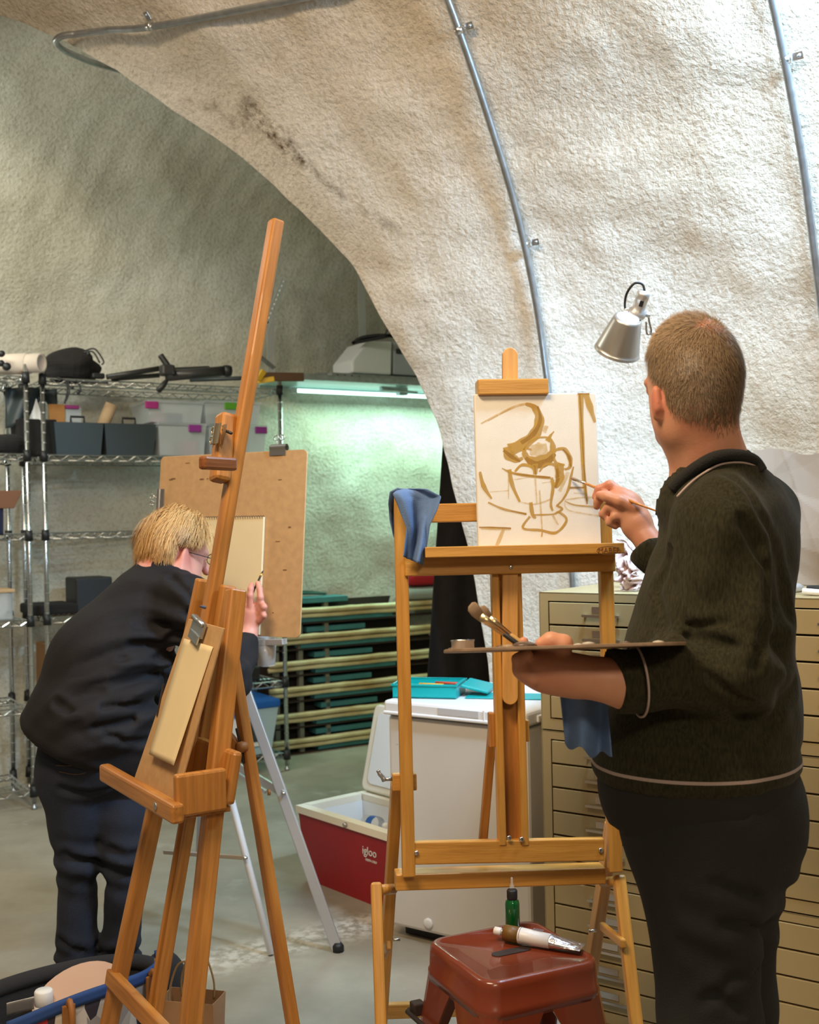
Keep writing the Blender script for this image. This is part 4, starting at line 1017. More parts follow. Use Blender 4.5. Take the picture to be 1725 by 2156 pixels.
def canvas():
    tl, tr, bl = EP(1001, 832, .045), EP(1254, 832, .045), EP(1009, 1147, .05)
    g = GE; w = (tr - tl).length; h = (tl - bl).length; u = (tl - bl).normalized(); u = (u - g * u.dot(g)).normalized(); n = -(u.cross(g))
    if n.y > 0: n = -n
    c = EP(1131, 989.5, .045)
    root = thing('canvas_painting', 'white canvas with an ochre still life sketch on the easel', 'painting', EP(1131, 1147, .05))
    box('stretched_canvas', c, (.300, .020, .372), M_CANVAS, root, .003, (g, n, u))
    def paint(nm, col, streak):
        m = bpy.data.materials.new(nm); m.use_nodes = True; nt = m.node_tree; b = nt.nodes['Principled BSDF']; b.inputs['Base Color'].default_value = (*col, 1); b.inputs['Roughness'].default_value = .6
        tc = nt.nodes.new('ShaderNodeTexCoord'); nz = nt.nodes.new('ShaderNodeTexNoise'); nz.inputs['Scale'].default_value = 60; nz.inputs['Detail'].default_value = 4
        r = nt.nodes.new('ShaderNodeValToRGB'); r.color_ramp.elements[0].position = .3; r.color_ramp.elements[1].position = .75
        r.color_ramp.elements[0].color = (streak, streak, streak, 1); hi_ = min(1, streak + .4); r.color_ramp.elements[1].color = (hi_, hi_, hi_, 1)
        nt.links.new(tc.outputs['Object'], nz.inputs[0]); nt.links.new(nz.outputs[0], r.inputs[0]); nt.links.new(r.outputs[0], b.inputs['Alpha'])
        return m
    LT, MD, DK = paint('ochre_wash', (.66, .44, .13), .25), paint('ochre_paint', (.52, .30, .045), .62), paint('umber_paint', (.36, .18, .02), .75)
    strokes = [
        (MD, [(905, 425), (955, 445), (985, 510), (965, 590), (900, 650), (815, 690)], [14, 32, 50, 60, 62, 70]), (DK, [(975, 440), (990, 520), (950, 600), (880, 650)], [8, 20, 26, 20]),
        (MD, [(800, 670), (815, 720), (860, 745), (890, 735)], [45, 60, 30, 12]), (DK, [(780, 690), (830, 730), (875, 755)], [14, 22, 8]),
        (LT, [(650, 535), (760, 478), (850, 438), (910, 425)], [8, 12, 14, 12]), (LT, [(690, 520), (820, 450)], [6, 8]),
        (MD, [(940, 690), (905, 680), (900, 710), (930, 745), (990, 745), (1050, 720), (1062, 670), (1040, 625), (985, 620), (925, 645), (895, 690)], [8, 16, 30, 36, 44, 40, 30, 14, 8, 8, 8]),
        (LT, [(930, 690), (980, 690), (1030, 680)], [50, 80, 50]), (MD, [(1030, 640), (1052, 605), (1070, 585)], [26, 12, 4]), (LT, [(990, 560), (1030, 575)], [30, 40]),
        (DK, [(905, 735), (960, 775), (1030, 760), (1075, 715)], [18, 40, 40, 16]), (MD, [(960, 770), (965, 830)], [34, 14]), (DK, [(955, 780), (965, 835)], [10, 5]),
        (MD, [(1062, 715), (1085, 690), (1130, 690), (1160, 740), (1160, 790), (1130, 805)], [14, 14, 22, 26, 18, 10]), (DK, [(1120, 690), (1155, 735), (1165, 790)], [6, 16, 8]), (MD, [(1065, 720), (1080, 765), (1130, 780)], [10, 16, 10]),
        (MD, [(770, 792), (830, 820), (940, 840), (1050, 852)], [5, 14, 16, 14]), (DK, [(840, 825), (960, 842), (1045, 850)], [4, 8, 8]), (LT, [(840, 858), (930, 845)], [5, 5]),
        (MD, [(845, 812), (885, 775), (945, 790), (955, 830)], [10, 16, 16, 8]), (MD, [(985, 815), (1020, 775), (1075, 780), (1095, 830)], [8, 14, 18, 24]),
        (MD, [(812, 800), (830, 890), (872, 985)], [22, 22, 10]), (LT, [(808, 970), (808, 810)], [6, 6]), (LT, [(870, 985), (960, 1000), (1060, 970)], [6, 8, 8]), (MD, [(1055, 850), (1062, 910), (1050, 1000), (1060, 1040)], [16, 18, 14, 12]),
        (MD, [(1075, 905), (1100, 860), (1100, 800), (1110, 770)], [22, 46, 52, 30]), (DK, [(1075, 910), (1090, 860), (1085, 800)], [8, 18, 12]), (MD, [(1180, 790), (1165, 850), (1150, 920), (1120, 975), (1085, 1010)], [8, 14, 14, 10, 8]), (LT, [(1100, 930), (1150, 820)], [20, 20]),
        (MD, [(935, 990), (945, 1060), (965, 1080)], [20, 22, 8]), (LT, [(985, 920), (1000, 1155)], [10, 8]), (LT, [(960, 840), (970, 1000)], [10, 8]), (LT, [(700, 925), (810, 920)], [4, 4]), (LT, [(1000, 880), (1060, 870), (1100, 850)], [5, 5, 4]),
        (MD, [(930, 1070), (890, 1135), (990, 1150), (1080, 1165), (1140, 1095), (1095, 1050), (1060, 1060), (950, 1062)], [14, 12, 14, 14, 14, 12, 8, 8]), (LT, [(1060, 1065), (1090, 1120)], [14, 8]), (MD, [(1000, 1160), (997, 1188)], [6, 6]),
        (MD, [(1080, 1010), (1115, 1030), (1085, 1050)], [10, 12, 8]), (MD, [(645, 810), (665, 890), (712, 965)], [12, 26, 8]), (MD, [(692, 985), (780, 1025), (910, 1056)], [8, 12, 10]), (DK, [(820, 1036), (910, 1057)], [3, 6]),
        (DK, [(640, 1126), (730, 1130), (822, 1136)], [6, 9, 9]), (LT, [(780, 1140), (742, 1232)], [18, 22]), (LT, [(650, 1133), (820, 1143)], [8, 8]),
        (MD, [(1224, 368), (1229, 600), (1240, 850), (1258, 990)], [28, 24, 22, 12]), (DK, [(1218, 368), (1232, 620), (1246, 880), (1258, 1005)], [8, 6, 6, 8]), (MD, [(1252, 370), (1278, 450), (1306, 535)], [36, 34, 12]), (DK, [(1205, 370), (1275, 370)], [10, 10]),
        (MD, [(1128, 985), (1190, 1010), (1330, 1024)], [4, 8, 8]), (LT, [(1130, 978), (1240, 966), (1322, 970)], [6, 8, 8]), (LT, [(1128, 992), (1155, 1040), (1330, 1074)], [4, 7, 8]), (DK, [(1158, 910), (1252, 910)], [9, 7]), (LT, [(1180, 940), (1250, 945)], [4, 4]),
    ]
    W_, H_ = .300, .372
    def pt(X, Y, lift):
        v = (Y - 365) / 877; uu = (X - (612 + 26 * v)) / 701
        uu = min(max(uu, .002), .998); v = min(max(v, .002), .998)
        return c + g * (uu - .5) * W_ + u * (.5 - v) * H_ + n * (.0103 + lift)
    for i, (m, pts, wd) in enumerate(strokes):
        L = spline([Vector((x, y, 0)) for x, y in pts], 6); ww = np.interp(np.linspace(0, len(pts) - 1, len(L)), range(len(pts)), wd)
        V, F = [], []
        for k, p in enumerate(L):
            d = (L[min(k + 1, len(L) - 1)] - L[max(k - 1, 0)]).normalized(); q = Vector((-d.y, d.x, 0)); jw = ww[k] * (.52 + .05 * math.sin(k * 1.1 + i))
            V += [pt(*(p + q * jw).xy, .0002 + i * 6e-6), pt(*(p - q * jw).xy, .0002 + i * 6e-6)]
        F = [(2 * k, 2 * k + 1, 2 * k + 3, 2 * k + 2) for k in range(len(L) - 1)]
        mesh('brush_stroke', V, F, m, root)
canvas()

def rag_on_easel():
    root = thing('blue_rag', 'blue cleaning rag draped over the easel upright', 'rag', EP(850, 1040, .03))
    rows = [((836, 1034), (862, 1028)), ((828, 1040), (900, 1030)), ((836, 1058), (930, 1045)), ((846, 1085), (922, 1072)), ((856, 1112), (906, 1106)), ((852, 1145), (900, 1148)), ((849, 1172), (890, 1190))]
    def at(tab, u, v, d):
        k = v * (len(tab) - 1); i = min(int(k), len(tab) - 2); t = k - i
        (ax, ay), (bx, by) = tab[i]; (cx, cy), (dx, dy) = tab[i + 1]
        x = (ax + (bx - ax) * u) * (1 - t) + (cx + (dx - cx) * u) * t; y = (ay + (by - ay) * u) * (1 - t) + (cy + (dy - cy) * u) * t
        return EP(x, y, d)
    fr = sheet('front_fold', lambda u, v: at(rows, u, v, .048 + .018 * math.sin(u * 7 + 2.5 * v) * (.3 + v) + .012 * math.sin(u * 15 - 3 * v) * v + .02 * math.sin(min(v * 4, 1) * 1.57)), 36, 40, M_RAG, root, .002)
    rows2 = [((838, 1028), (866, 1030)), ((822, 1036), (850, 1036)), ((818, 1060), (846, 1060)), ((820, 1095), (843, 1095)), ((827, 1125), (842, 1130)), ((834, 1146), (841, 1150))]
    sheet('back_fold', lambda u, v: at(rows2, u, v, .035 - .06 * min(1, v * 2) + .010 * math.sin(u * 6 + v * 3)), 20, 30, M_RAG, root, .002)
rag_on_easel()

# ================================================================== metal stool
def stool():
    c = Vector((.215, 2.63, 0)); th = math.radians(25); a = Vector((math.cos(th), math.sin(th), 0)); b = Vector((-a.y, a.x, 0)); zs = .452
    root = thing('metal_stool', 'rust brown metal stool with a handle slot in front of the easel', 'stool', c)
    def ring(w, r, z): return [c + a * x + b * y + UP * z for x, y in rrect(w, w, r, 6)]
    seat = loft('seat', [ring(.314, .045, zs - .086), ring(.312, .045, zs - .06), ring(.306, .043, zs - .057), ring(.304, .043, zs - .018), ring(.300, .042, zs - .006), ring(.288, .038, zs), ring(.268, .034, zs - .0005), ring(.262, .032, zs - .004), ring(.05, .012, zs - .006)], M_STOOL, root)
    prism('grip_slot', rrect(.10, .028, .0139), (a, b, UP), c + UP * (zs - .0055), .003, M_STOOLDARK, root)
    for sx, sy in ((-1, -1), (1, -1), (1, 1), (-1, 1)):
        rs = []
        for k in range(8):
            t = k / 7; z = (zs - .062) * (1 - t); off = .1545 + .045 * t; wd = .105 * (1 - t) ** 1.8 + .050; rc = .043 - .022 * t; out = [(off - wd, off)]
            for q in range(6): an = math.radians(90 - 18 * q); out.append((off - rc + rc * math.cos(an), off - rc + rc * math.sin(an)))
            out += [(off, off - wd), (off - .005, off - wd)]
            for q in range(6): an = math.radians(18 * q); out.append((off - rc + (rc - .005) * math.cos(an), off - rc + (rc - .005) * math.sin(an)))
            out.append((off - wd, off - .005))
            rs.append([c + a * x * sx + b * y * sy + UP * z for x, y in out])
        leg = loft('leg', rs, M_STOOL, root, smooth=False)
        p = c + a * sx * .199 + b * sy * .199; box('rubber_foot', p - a * sx * .02 - b * sy * .02 + UP * .006, (.05, .05, .012), M_STOOLDARK, leg, .003, (a, b, UP))
    for s in (-1, 1):
        for ax, bx in ((a, b), (b, a)):
            p = c + bx * s * .185 + UP * (zs - .175); tube('stretcher', [p - ax * .18, p + ax * .18], .006, M_STOOLDARK, root, 8)
    for sx, sy in ((-1, -1), (1, -1), (1, 1), (-1, 1)): box('bumper', c + a * sx * .165 + b * sy * .165 + UP * (zs - .165), (.03, .03, .03), M_STOOLDARK, root, .004, (a, b, UP))
    # paint tube
    zt = zs + .0005
    q0, q1 = PF(1046, 1960, zt + .018), PF(1222, 1994, zt + .010); ax = (q1 - q0).normalized(); L = (q1 - q0).length; sd = ax.cross(UP).normalized(); u = sd.cross(ax)
    r = thing('paint_tube', 'white and brown foil paint tube lying on the stool', 'paint tube', q0)
    def sec(t, w, h): return [q0 + ax * (L * t) + sd * w * math.cos(k * math.pi / 10) + u * h * math.sin(k * math.pi / 10) for k in range(20)]
    loft('cap', [sec(-.03, .007, .007), sec(-.02, .0095, .0095), sec(.055, .0095, .0095), sec(.06, .007, .007)], M_WHITE, r)
    loft('neck', [sec(.055, .006, .006), sec(.085, .0075, .0075)], M_FOIL, r)
    loft('colour_band', [sec(.085, .010, .010), sec(.10, .019, .0185), sec(.28, .0195, .0185)], M_BROWNB, r)
    loft('printed_label', [sec(.28, .0196, .0186), sec(.285, .0197, .0187), sec(.66, .0215, .0155)], M_TUBE, r)
    loft('crimped_end', [sec(.66, .0215, .0155), sec(.8, .0228, .011), sec(.95, .0240, .0045), sec(1.0, .0245, .0016), sec(1.03, .0245, .0014)], M_FOIL, r, smooth=False)
    mk = MB()
    for t, hh in ((.30, .02), (.655, .02)): mk.add(*sweep([q0 + ax * (L * t) + sd * .0208 * math.cos(k * math.pi / 12) + u * (.0194 if t < .5 else .0162) * math.sin(k * math.pi / 12) for k in range(13)], .0005, 4))
    for k in range(9): mk.box(q0 + ax * (L * (.44 + .014 * k)) - sd * -.0 + u * .0190 - sd * .006, (.0012 if k % 3 else .002, .011, .0006), (ax, sd, u))
    mk.build('printed_lines', mat('print_grey', (.16, .16, .18), .6), r)
    # green bottle
    p = PF(1080, 1957, zt)
    r = thing('green_bottle', 'small dark green dropper bottle standing behind the paint tube', 'bottle', p)
    lathe('bottle_body', [(.0005, 0), (.016, 0), (.0175, .003), (.0175, .062), (.016, .070), (.011, .074), (.011, .078)], p, M_GREENB, r, seg=20)
    lathe('cap', [(.0125, .074), (.0130, .076), (.0130, .094), (.011, .097), (.006, .098)], p, M_BLACK, r, seg=20)
    lathe('nozzle', [(.006, .097), (.0055, .106), (.003, .112), (.0028, .124), (.0016, .126), (.0005, .126)], p, M_GLASSY, r, seg=12)
stool()

# ================================================================== left wooden easel
KS = .84                                            # its distance relative to the metal easel behind it
GL = Vector((.533, -.846, 0)); BL = Vector((.846, .533, 0)); al = math.radians(11.1)
UL = (BL * math.sin(al) + UP * math.cos(al)).normalized(); NL = -(BL * math.cos(al) - UP * math.sin(al)).normalized()
Q0 = CAMV + (Vector((-.65, 3.225, .713)) - CAMV) * KS
def EL(s, l, off=0.0): return Q0 + GL * (s * KS) + UL * (l * KS) + NL * (off * KS)
def LP(x, y, off=0.0): return on_plane(x, y, Q0 + NL * (off * KS), NL)
def left_easel():
    m = M_BEECH_OLD; k = KS
    lf = -(Q0.z / UL.z) / k                       # l at the floor
    root = thing('wooden_easel', 'tall wooden easel with a clipboard on its ledge', 'easel', EL(0, lf))
    def wl(l): return .105 + (.55 - l) * .132
    def wr(l): return .138 + (.55 - l) * .135
    beam('mast', EL(0, -.05, .012), LP(582, 464, .012), .046 * k, .038 * k, m, root, GL, .006)
    beam('side_post', EL(-wl(.58), .58), EL(-wl(lf), lf), .034 * k, .050 * k, m, root, GL, .005); beam('side_post', EL(wr(.56), .56), EL(wr(lf), lf), .046 * k, .050 * k, m, root, GL, .005)
    for s in (-.020, .020): beam('centre_rail', EL(s + .0, .56, -.03), EL(s - .03, lf + .06, -.03), .016 * k, .030 * k, m, root, GL, .003)
    for s in (-.050, .055): beam('guide_block', EL(s, .36, -.01), EL(s, .57, -.01), .030 * k, .045 * k, m, root, GL, .006)
    tube('blue_mark', [EL(-.022, .50, .031), EL(.02, .50, .031)], .003, mat('blue_paint', (.08, .12, .25), .7), root, 6)
    # ledge, tray and back panel
    A = CAMV + (Vector((-.925, 3.4, .713)) - CAMV) * k; B = CAMV + (Vector((-.60, 2.885, .713)) - CAMV) * k
    led = beam('ledge', A, B, .050 * k, .034 * k, m, root, UP, .006)
    lathe('ledge_bolt', [(.009, 0), (.009, .002), (.005, .003)], B - GL * .10 + Vector((-.846, -.533, 0)) * .0145, M_GALV, led, (GL, UP, -BL), 12)
    tb = (A + B) / 2 + BL * .085 * k + UP * -.02; box('tray_floor', tb + GL * .05, (.36 * k, .17 * k, .014), m, root, .002, (GL, BL, UP))
    pb = EL(.125, .065, -.02)
    box('tray_back', pb, (.30 * k, .03 * k, .14 * k), m, root, .008, (GL, UL.cross(GL), UL))
    box('tray_end', EL(.275, .025, .07), (.026 * k, .14 * k, .11 * k), m, root, .006, (GL, BL, UP))
    beam('bottom_crossbar', EL(-wl(-.62) - .02, -.62, .02), EL(wr(-.62) + .03, -.62, .02), .045 * k, .03 * k, m, root, UL)
    # hinged rear leg with slotted brace
    rt = CAMV + (Vector((-.545, 3.30, 1.23)) - CAMV) * k; rf = PF(664, 2445)
    leg = beam('rear_leg', rt, rf, .042 * k, .030 * k, m, root, GL, .005)
    b0, b1 = P(426, 1494, 2.74), P(514, 1592, 2.735); beam('brace', b0, b1, .040 * k, .018 * k, m, root, UP, .007)
    for (p, q) in (((498, 1533), (505, 1562)), ((508, 1578), (514, 1608))): beam('slot', P(*p, 2.708), P(*q, 2.708), .009, .006, M_STOOLDARK, leg, GL, .003)
    lathe('brace_knob', [(.012, -.012), (.014, 0), (.012, .012), (.0005, .014)], P(509, 1573, 2.70), M_LEATHER, root, (GL, UP, BL), 12)
    # sliding head with stop
    hb = [LP(492, 876, .03), LP(478, 1018, .03)]
    beam('head_block', hb[0] + NL * .02, hb[1] + NL * .02, .058 * k, .050 * k, m, root, GL, .010)
    tube('head_screw', [LP(487, 912, .07), LP(470, 905, .07)], .004, M_BLACK, root, 6)
    beam('canvas_stop', LP(494, 978, .07), LP(424, 974, .18), .036 * k, .030 * k, wood('dark_beech', (.24, .085, .025), (.16, .05, .012)), root, UP, .006)
    lathe('brass_pin', [(.006, 0), (.006, .012), (.0005, .013)], LP(473, 984, .10), mat('brass', (.65, .42, .1), .3, 1), root, (GL, BL, UP), 8)
    # clipboard
    off = .060; cs = [LP(399, 1303, off), LP(473, 1323, off), LP(372, 1688, off + .02), LP(284, 1640, off + .02)]
    r = thing('clipboard', 'brown hardboard clipboard leaning on the wooden easel ledge', 'clipboard', cs[3])
    ctr = sum(cs, Vector()) / 4; uy = ((cs[0] + cs[1]) / 2 - (cs[2] + cs[3]) / 2).normalized(); ux = (cs[1] - cs[0]); ux = (ux - uy * ux.dot(uy)).normalized(); uz = ux.cross(uy)
    W_ = ((cs[1] - cs[0]).length + (cs[2] - cs[3]).length) / 2; H_ = ((cs[0] - cs[3]).length + (cs[1] - cs[2]).length) / 2
    poly = []
    for p in (cs[3], cs[2], cs[1], cs[0]): d = p - ctr; poly.append((d.dot(ux), d.dot(uy)))
    if uz.dot(NL) < 0: pass
    bo = prism('board', poly, (ux, uy, uz), ctr, .0045, M_HARDBOARD, r, .0012)
    def cp(x, y, h): p = on_plane(x, y, ctr + NL * h, uz); return p
    cc = cp(420, 1330, .004)
    m2 = MB(); m2.box(cc + NL * .006 + uy * .012, (.075, .036, .006), (ux, uy, uz)); m2.box(cc + NL * .010 - uy * .014, (.062, .020, .004), (ux, uy, uz)); m2.build('clip_plate', M_GALV, r)
    tube('clip_spring', [cc + NL * .012 - ux * .034 + uy * .026, cc + NL * .012 + ux * .034 + uy * .026], .006, M_GALV, r, 8)
    bx = [cp(334, 1470, .004), cp(350, 1395, .004)]; beam('hand_slot', cp(345, 1440, .003), cp(331, 1508, .003), .006, .004, M_STOOLDARK, bo, ux, 0)
    pc = [(388, 1344), (449, 1362), (366, 1612), (314, 1588)]
    def pf(u, v):
        x = (pc[0][0] * (1 - u) + pc[1][0] * u) * (1 - v) + (pc[3][0] * (1 - u) + pc[2][0] * u) * v
        y = (pc[0][1] * (1 - u) + pc[1][1] * u) * (1 - v) + (pc[3][1] * (1 - u) + pc[2][1] * u) * v
        return cp(x, y, .004 + .014 * v * v)
    o = sheet('paper_strip', pf, 6, 20, M_PAPER, None, .0008); tag(o, 'long narrow cream paper strip clipped to the clipboard', 'paper')
    bulldog(LP(463, 914, .085), (UL, -GL, NL), 'brass bulldog clip hanging on the easel head block', .05, 'bulldog clips', mat('pale_brass', (.72, .58, .40), .28, 1.0))
left_easel()

# ================================================================== drawing board, metal easel
TLb, TRb, BRb = P(340, 962, 4.10), P(648, 946, 3.80), P(628, 1343, 3.75)
XB = (TRb - TLb).normalized(); YB = (TRb - BRb); YB = (YB - XB * YB.dot(XB)).normalized(); ZB = XB.cross(YB)
if ZB.y > 0: ZB = -ZB
def DB(x, y, off=0.0): return on_plane(x, y, TRb + ZB * off, ZB)
def drawing_board():
    w = (TRb - TLb).length; h = (TRb - BRb).length; c = (TLb + TRb) / 2 - YB * h / 2
    root = thing('drawing_board', 'large brown hardboard drawing board the bending man draws on', 'board', c - YB * h / 2)
    ax = (XB, YB, XB.cross(YB))
    prism('panel', rrect(w, h, .018), ax, c, .006, M_HARDBOARD, root, .0012)
    sm = mat('graphite_smudge', (.16, .075, .03), .8)
    mk = MB(); rr = random.Random(5)
    for x, y in ((360, 1010), (365, 1008), (425, 1009), (437, 1008), (465, 1007), (395, 975), (590, 1010), (600, 1200), (575, 1290), (610, 1110), (585, 1140)):
        p = DB(x, y, .0035); mk.box(p, (rr.uniform(.006, .022), rr.uniform(.002, .005), .0004), ax)
    mk.build('smudges', sm, root)
    # spiral pad
    tl, tr, br = DB(428, 1092, .008), DB(558, 1088, .008), DB(551, 1336, .008); pw = (tr - tl).length; ph = (tr - br).length; pc = (tl + tr) / 2 - YB * ph / 2
    r = thing('sketch_pad', 'cream spiral sketch pad clipped on the drawing board', 'sketch pad', pc - YB * ph / 2)
    box('pages', pc + ZB * .003, (pw, ph, .009), M_PAPER, r, .001, ax); box('back_cover', pc - ZB * .003, (pw + .003, ph + .003, .002), M_KRAFT, r, 0, ax)
    for k in range(26):
        q = pc + YB * (ph / 2 - .001) + XB * (pw * ((k + .5) / 26 - .5)) + ZB * .003
        tube('spiral_loop', [q + ZB * .0065 * math.cos(t) + YB * .0065 * math.sin(t) for t in [math.radians(a) for a in range(-60, 241, 50)]], .0011, M_BLACK, r, 4)
    bulldog(DB(587, 950, 0), (XB, YB, ZB), 'steel bulldog clip on the top edge of the drawing board', .066)
    bulldog(DB(341, 1052, 0) - XB * .0, (YB, -XB, ZB), 'steel bulldog clip on the left edge of the drawing board', .075)
drawing_board()
def metal_easel():
    root = thing('metal_easel', 'silver aluminium folding easel behind the wooden easel', 'easel', PF(640, 2005))
    f1, f2 = PF(712, 2003), PF(572, 2012); t1 = P(480, 1350, 3.98)
    beam('leg', f1, t1, .036, .020, M_ALU, root, Vector((1, 0, 0)), .003)
    lathe('rubber_foot', [(.02, 0), (.02, .02), (.012, .03)], f1, M_BLACK, root, seg=10)
    t2 = P(400, 1350, 4.05); tube('white_leg', [f2 + UP * .005, t2], .0125, M_WHITE_TUBE, root, 10)
    a, b = P(437, 1400, 4.08), P(421, 1800, 4.05); beam('column', a, b, .028, .02, M_ALU, root, Vector((1, 0, 0)), .003); beam('column', a + Vector((.024, 0, 0)), b + Vector((.024, 0, 0)), .012, .02, M_WHITE_TUBE, root, Vector((1, 0, 0)), .002)
    beam('upper_brace', P(445, 1580, 4.06), P(599, 1672, 3.90), .026, .014, M_ALU, root, UP, .002); beam('upper_brace', P(445, 1592, 4.06), P(560, 1668, 3.93), .012, .012, M_ALU, root, UP, .002)
    lathe('brace_bolt', [(.009, 0), (.009, .006), (.004, .012)], P(597, 1670, 3.885), M_STEEL, root, ((1, 0, 0), (0, 0, 1), (0, -1, 0)), 10)
    tube('wing_screw', [P(566, 1662, 3.9), P(567, 1674, 3.9)], .006, M_LEATHER, root, 8)
    beam('lower_brace', P(345, 1794, 4.06), P(517, 1806, 3.885), .014, .010, mat('brace_tan', (.48, .40, .33), .5, .3), root, UP, .002)
    lathe('brace_bolt', [(.008, 0), (.008, .006), (.004, .012)], P(517, 1806, 3.86), M_STEEL, root, ((1, 0, 0), (0, 0, 1), (0, -1, 0)), 10)
    bt = DB(600, 1343, -.01); bs = DB(410, 1350, -.01)
    beam('board_rest', bs - YB * .012, bt - YB * .012, .02, .03, M_ALU, root, UP, .002)
    beam('back_bar', t2, t1, .03, .016, M_ALU, root, UP, .002)
    beam('spine', DB(505, 1348, -.03), DB(500, 1000, -.03), .03, .014, M_ALU, root, XB, .002)
    # clear cup under the board
    c = P(561, 1402, 3.84)
    r = thing('water_cup', 'clear plastic cup hanging below the drawing board', 'cup', c)
    s = .1
    lathe('cup', [(.030, 0), (.037, .098), (.040, .1), (.038, .103), (.0355, .098), (.029, .003), (.0005, .003)], c, M_GLASSY, r, seg=24, caps=False)
    lathe('water', [(.0005, .004), (.0295, .005), (.035, .07), (.0005, .071)], c, mat('grey_water', (.30, .26, .23), .2, alpha=.75), r, seg=24, caps=False)
metal_easel()

# ================================================================== bags on the floor
def bags():
    M_TRIBAL = bpy.data.materials.new('patterned_fabric'); M_TRIBAL.use_nodes = True
    nt = M_TRIBAL.node_tree; b = nt.nodes['Principled BSDF']; b.inputs['Roughness'].default_value = .9
    tc = nt.nodes.new('ShaderNodeTexCoord'); mp = nt.nodes.new('ShaderNodeMapping'); mp.inputs['Scale'].default_value = (30, 12, 9)
    v = nt.nodes.new('ShaderNodeTexVoronoi'); v.inputs['Scale'].default_value = 1.4
    r = nt.nodes.new('ShaderNodeValToRGB'); cr = r.color_ramp; cr.interpolation = 'CONSTANT'
    cr.elements[0].color = (.45, .42, .38, 1); cr.elements[1].position = .3; cr.elements[1].color = (.62, .58, .52, 1)
    for pos, c in ((.55, (.03, .025, .04, 1)), (.68, (.30, .28, .27, 1)), (.88, (.35, .02, .03, 1))):
        e = cr.elements.new(pos); e.color = c
    sp = nt.nodes.new('ShaderNodeSeparateColor')
    nt.links.new(tc.outputs['Object'], mp.inputs[0]); nt.links.new(mp.outputs[0], v.inputs['Vector']); nt.links.new(v.outputs['Color'], sp.inputs[0]); nt.links.new(sp.outputs[0], r.inputs[0]); nt.links.new(r.outputs[0], b.inputs['Base Color'])
    c = P(130, 2110, 3.02); c.z = 0; a = Vector((.80, .60, 0)); bb = Vector((-.60, .80, 0))
    root = thing('tote_bag', 'patterned tote bag with blue trim and tan straps on the floor', 'bag', c)
    RX, RY = .27, .12
    def wall(t, z, k=1.0): return c + a * RX * k * math.cos(t) + bb * RY * k * math.sin(t) + UP * z
    hf = lambda t: .215 + .025 * math.cos(t * 1.0) + .012 * math.sin(3 * t)
    sheet('front_panel', lambda u, v: wall(math.pi + math.pi * u, hf(math.pi + math.pi * u) * v, .86 + .14 * v), 40, 8, M_TRIBAL, root, .006)
    sheet('blue_binding', lambda u, v: wall(math.pi + math.pi * (.28 + .72 * u), hf(math.pi + math.pi * (.28 + .72 * u)) - .012 + .032 * v, 1.012), 40, 3, M_NAVYTRIM, root, .009)
    sheet('back_panel', lambda u, v: wall(math.pi * u, .225 * v * (1 - .12 * (abs(2 * u - 1)) ** 3), .9 + .14 * v), 40, 8, M_CHARCOAL, root, .012)
    tube('padded_rim', [wall(math.pi * u, .222 * (1 - .12 * (abs(2 * u - 1)) ** 3), 1.04) for u in [k / 24 for k in range(25)]], .022, M_CHARCOAL, root, 10)
    sheet('bag_base', lambda u, v: wall(2 * math.pi * u, .004, .02 + .84 * v), 32, 3, M_CHARCOAL, root, .004)
    for t in (1.47, 1.78):
        t *= math.pi; q = wall(t, hf(t) + .005, 1.04); tg = Vector((-RX * math.sin(t) * a.x + RY * math.cos(t) * bb.x, -RX * math.sin(t) * a.y + RY * math.cos(t) * bb.y, 0)).normalized(); nn = tg.cross(UP)
        beam('leather_strap', q - UP * .20, q, .034, .009, M_LEATHER, root, tg, .003)
        tube('strap_loop', spline([q, q + UP * .012 + nn * .012, q - UP * .02 + nn * .028, q - UP * .10 + nn * .03], 4), .008, M_LEATHER, root, 8)
    # contents
    p = P(92, 2098, 3.02)
    r1 = thing('white_jar', 'white capped bottle poking out of the patterned tote', 'bottle', p - UP * .12)
    lathe('bottle_body', [(.024, -.15), (.026, -.145), (.026, -.03), (.021, -.02)], p, M_WHITE, r1, seg=20); lathe('cap', [(.0225, -.02), (.024, -.018), (.024, .014), (.021, .018), (.0005, .018)], p, M_WHITE, r1, seg=24)
    q = P(165, 2098, 3.06); ux = (a * .9 + UP * .28).normalized(); uz = (bb * -.6 + UP * .75); uz = (uz - ux * uz.dot(ux)).normalized(); uy = uz.cross(ux)
    o = prism('wooden_palette', [(.125 * math.cos(t), .085 * math.sin(t)) for t in [k * math.pi / 16 for k in range(32)]], (ux, uy, uz), q, .005, mat('pale_ply', (.50, .31, .21), .6), None, .001); tag(o, 'oval pale wooden palette stuck into the patterned tote', 'palette')
    o = sheet('white_paper', lambda u, v: P(14 + 58 * u, 2112 - 14 * u + 26 * v, 2.90 + .05 * v + .01 * math.sin(u * 5)), 8, 6, M_WHITE, None, .001); tag(o, 'sheet of white paper lying in the tote opening', 'paper')
    # kraft bag
    c = P(405, 2100, 2.98); c.z = 0; a = Vector((.97, -.22, 0)).normalized(); bb = Vector((.22, .97, 0)).normalized()
    root = thing('kraft_bag', 'brown paper shopping bag with twisted handles behind the easel legs', 'bag', c)
    w, d, h = .150, .085, .215
    f = sines(81, 8, 15, 45)
    def ring(z, k):
        out = []
        for x, y in rrect(w, d, .004, 2) if False else [(-w / 2, -d / 2), (0, -d / 2), (w / 2, -d / 2), (w / 2, 0), (w / 2, d / 2), (0, d / 2), (-w / 2, d / 2), (-w / 2, 0)]:
            s = .003 * float(f(x, y, z)); out.append(c + a * (x * k + s) + bb * (y * k + s) + UP * z)
        return out
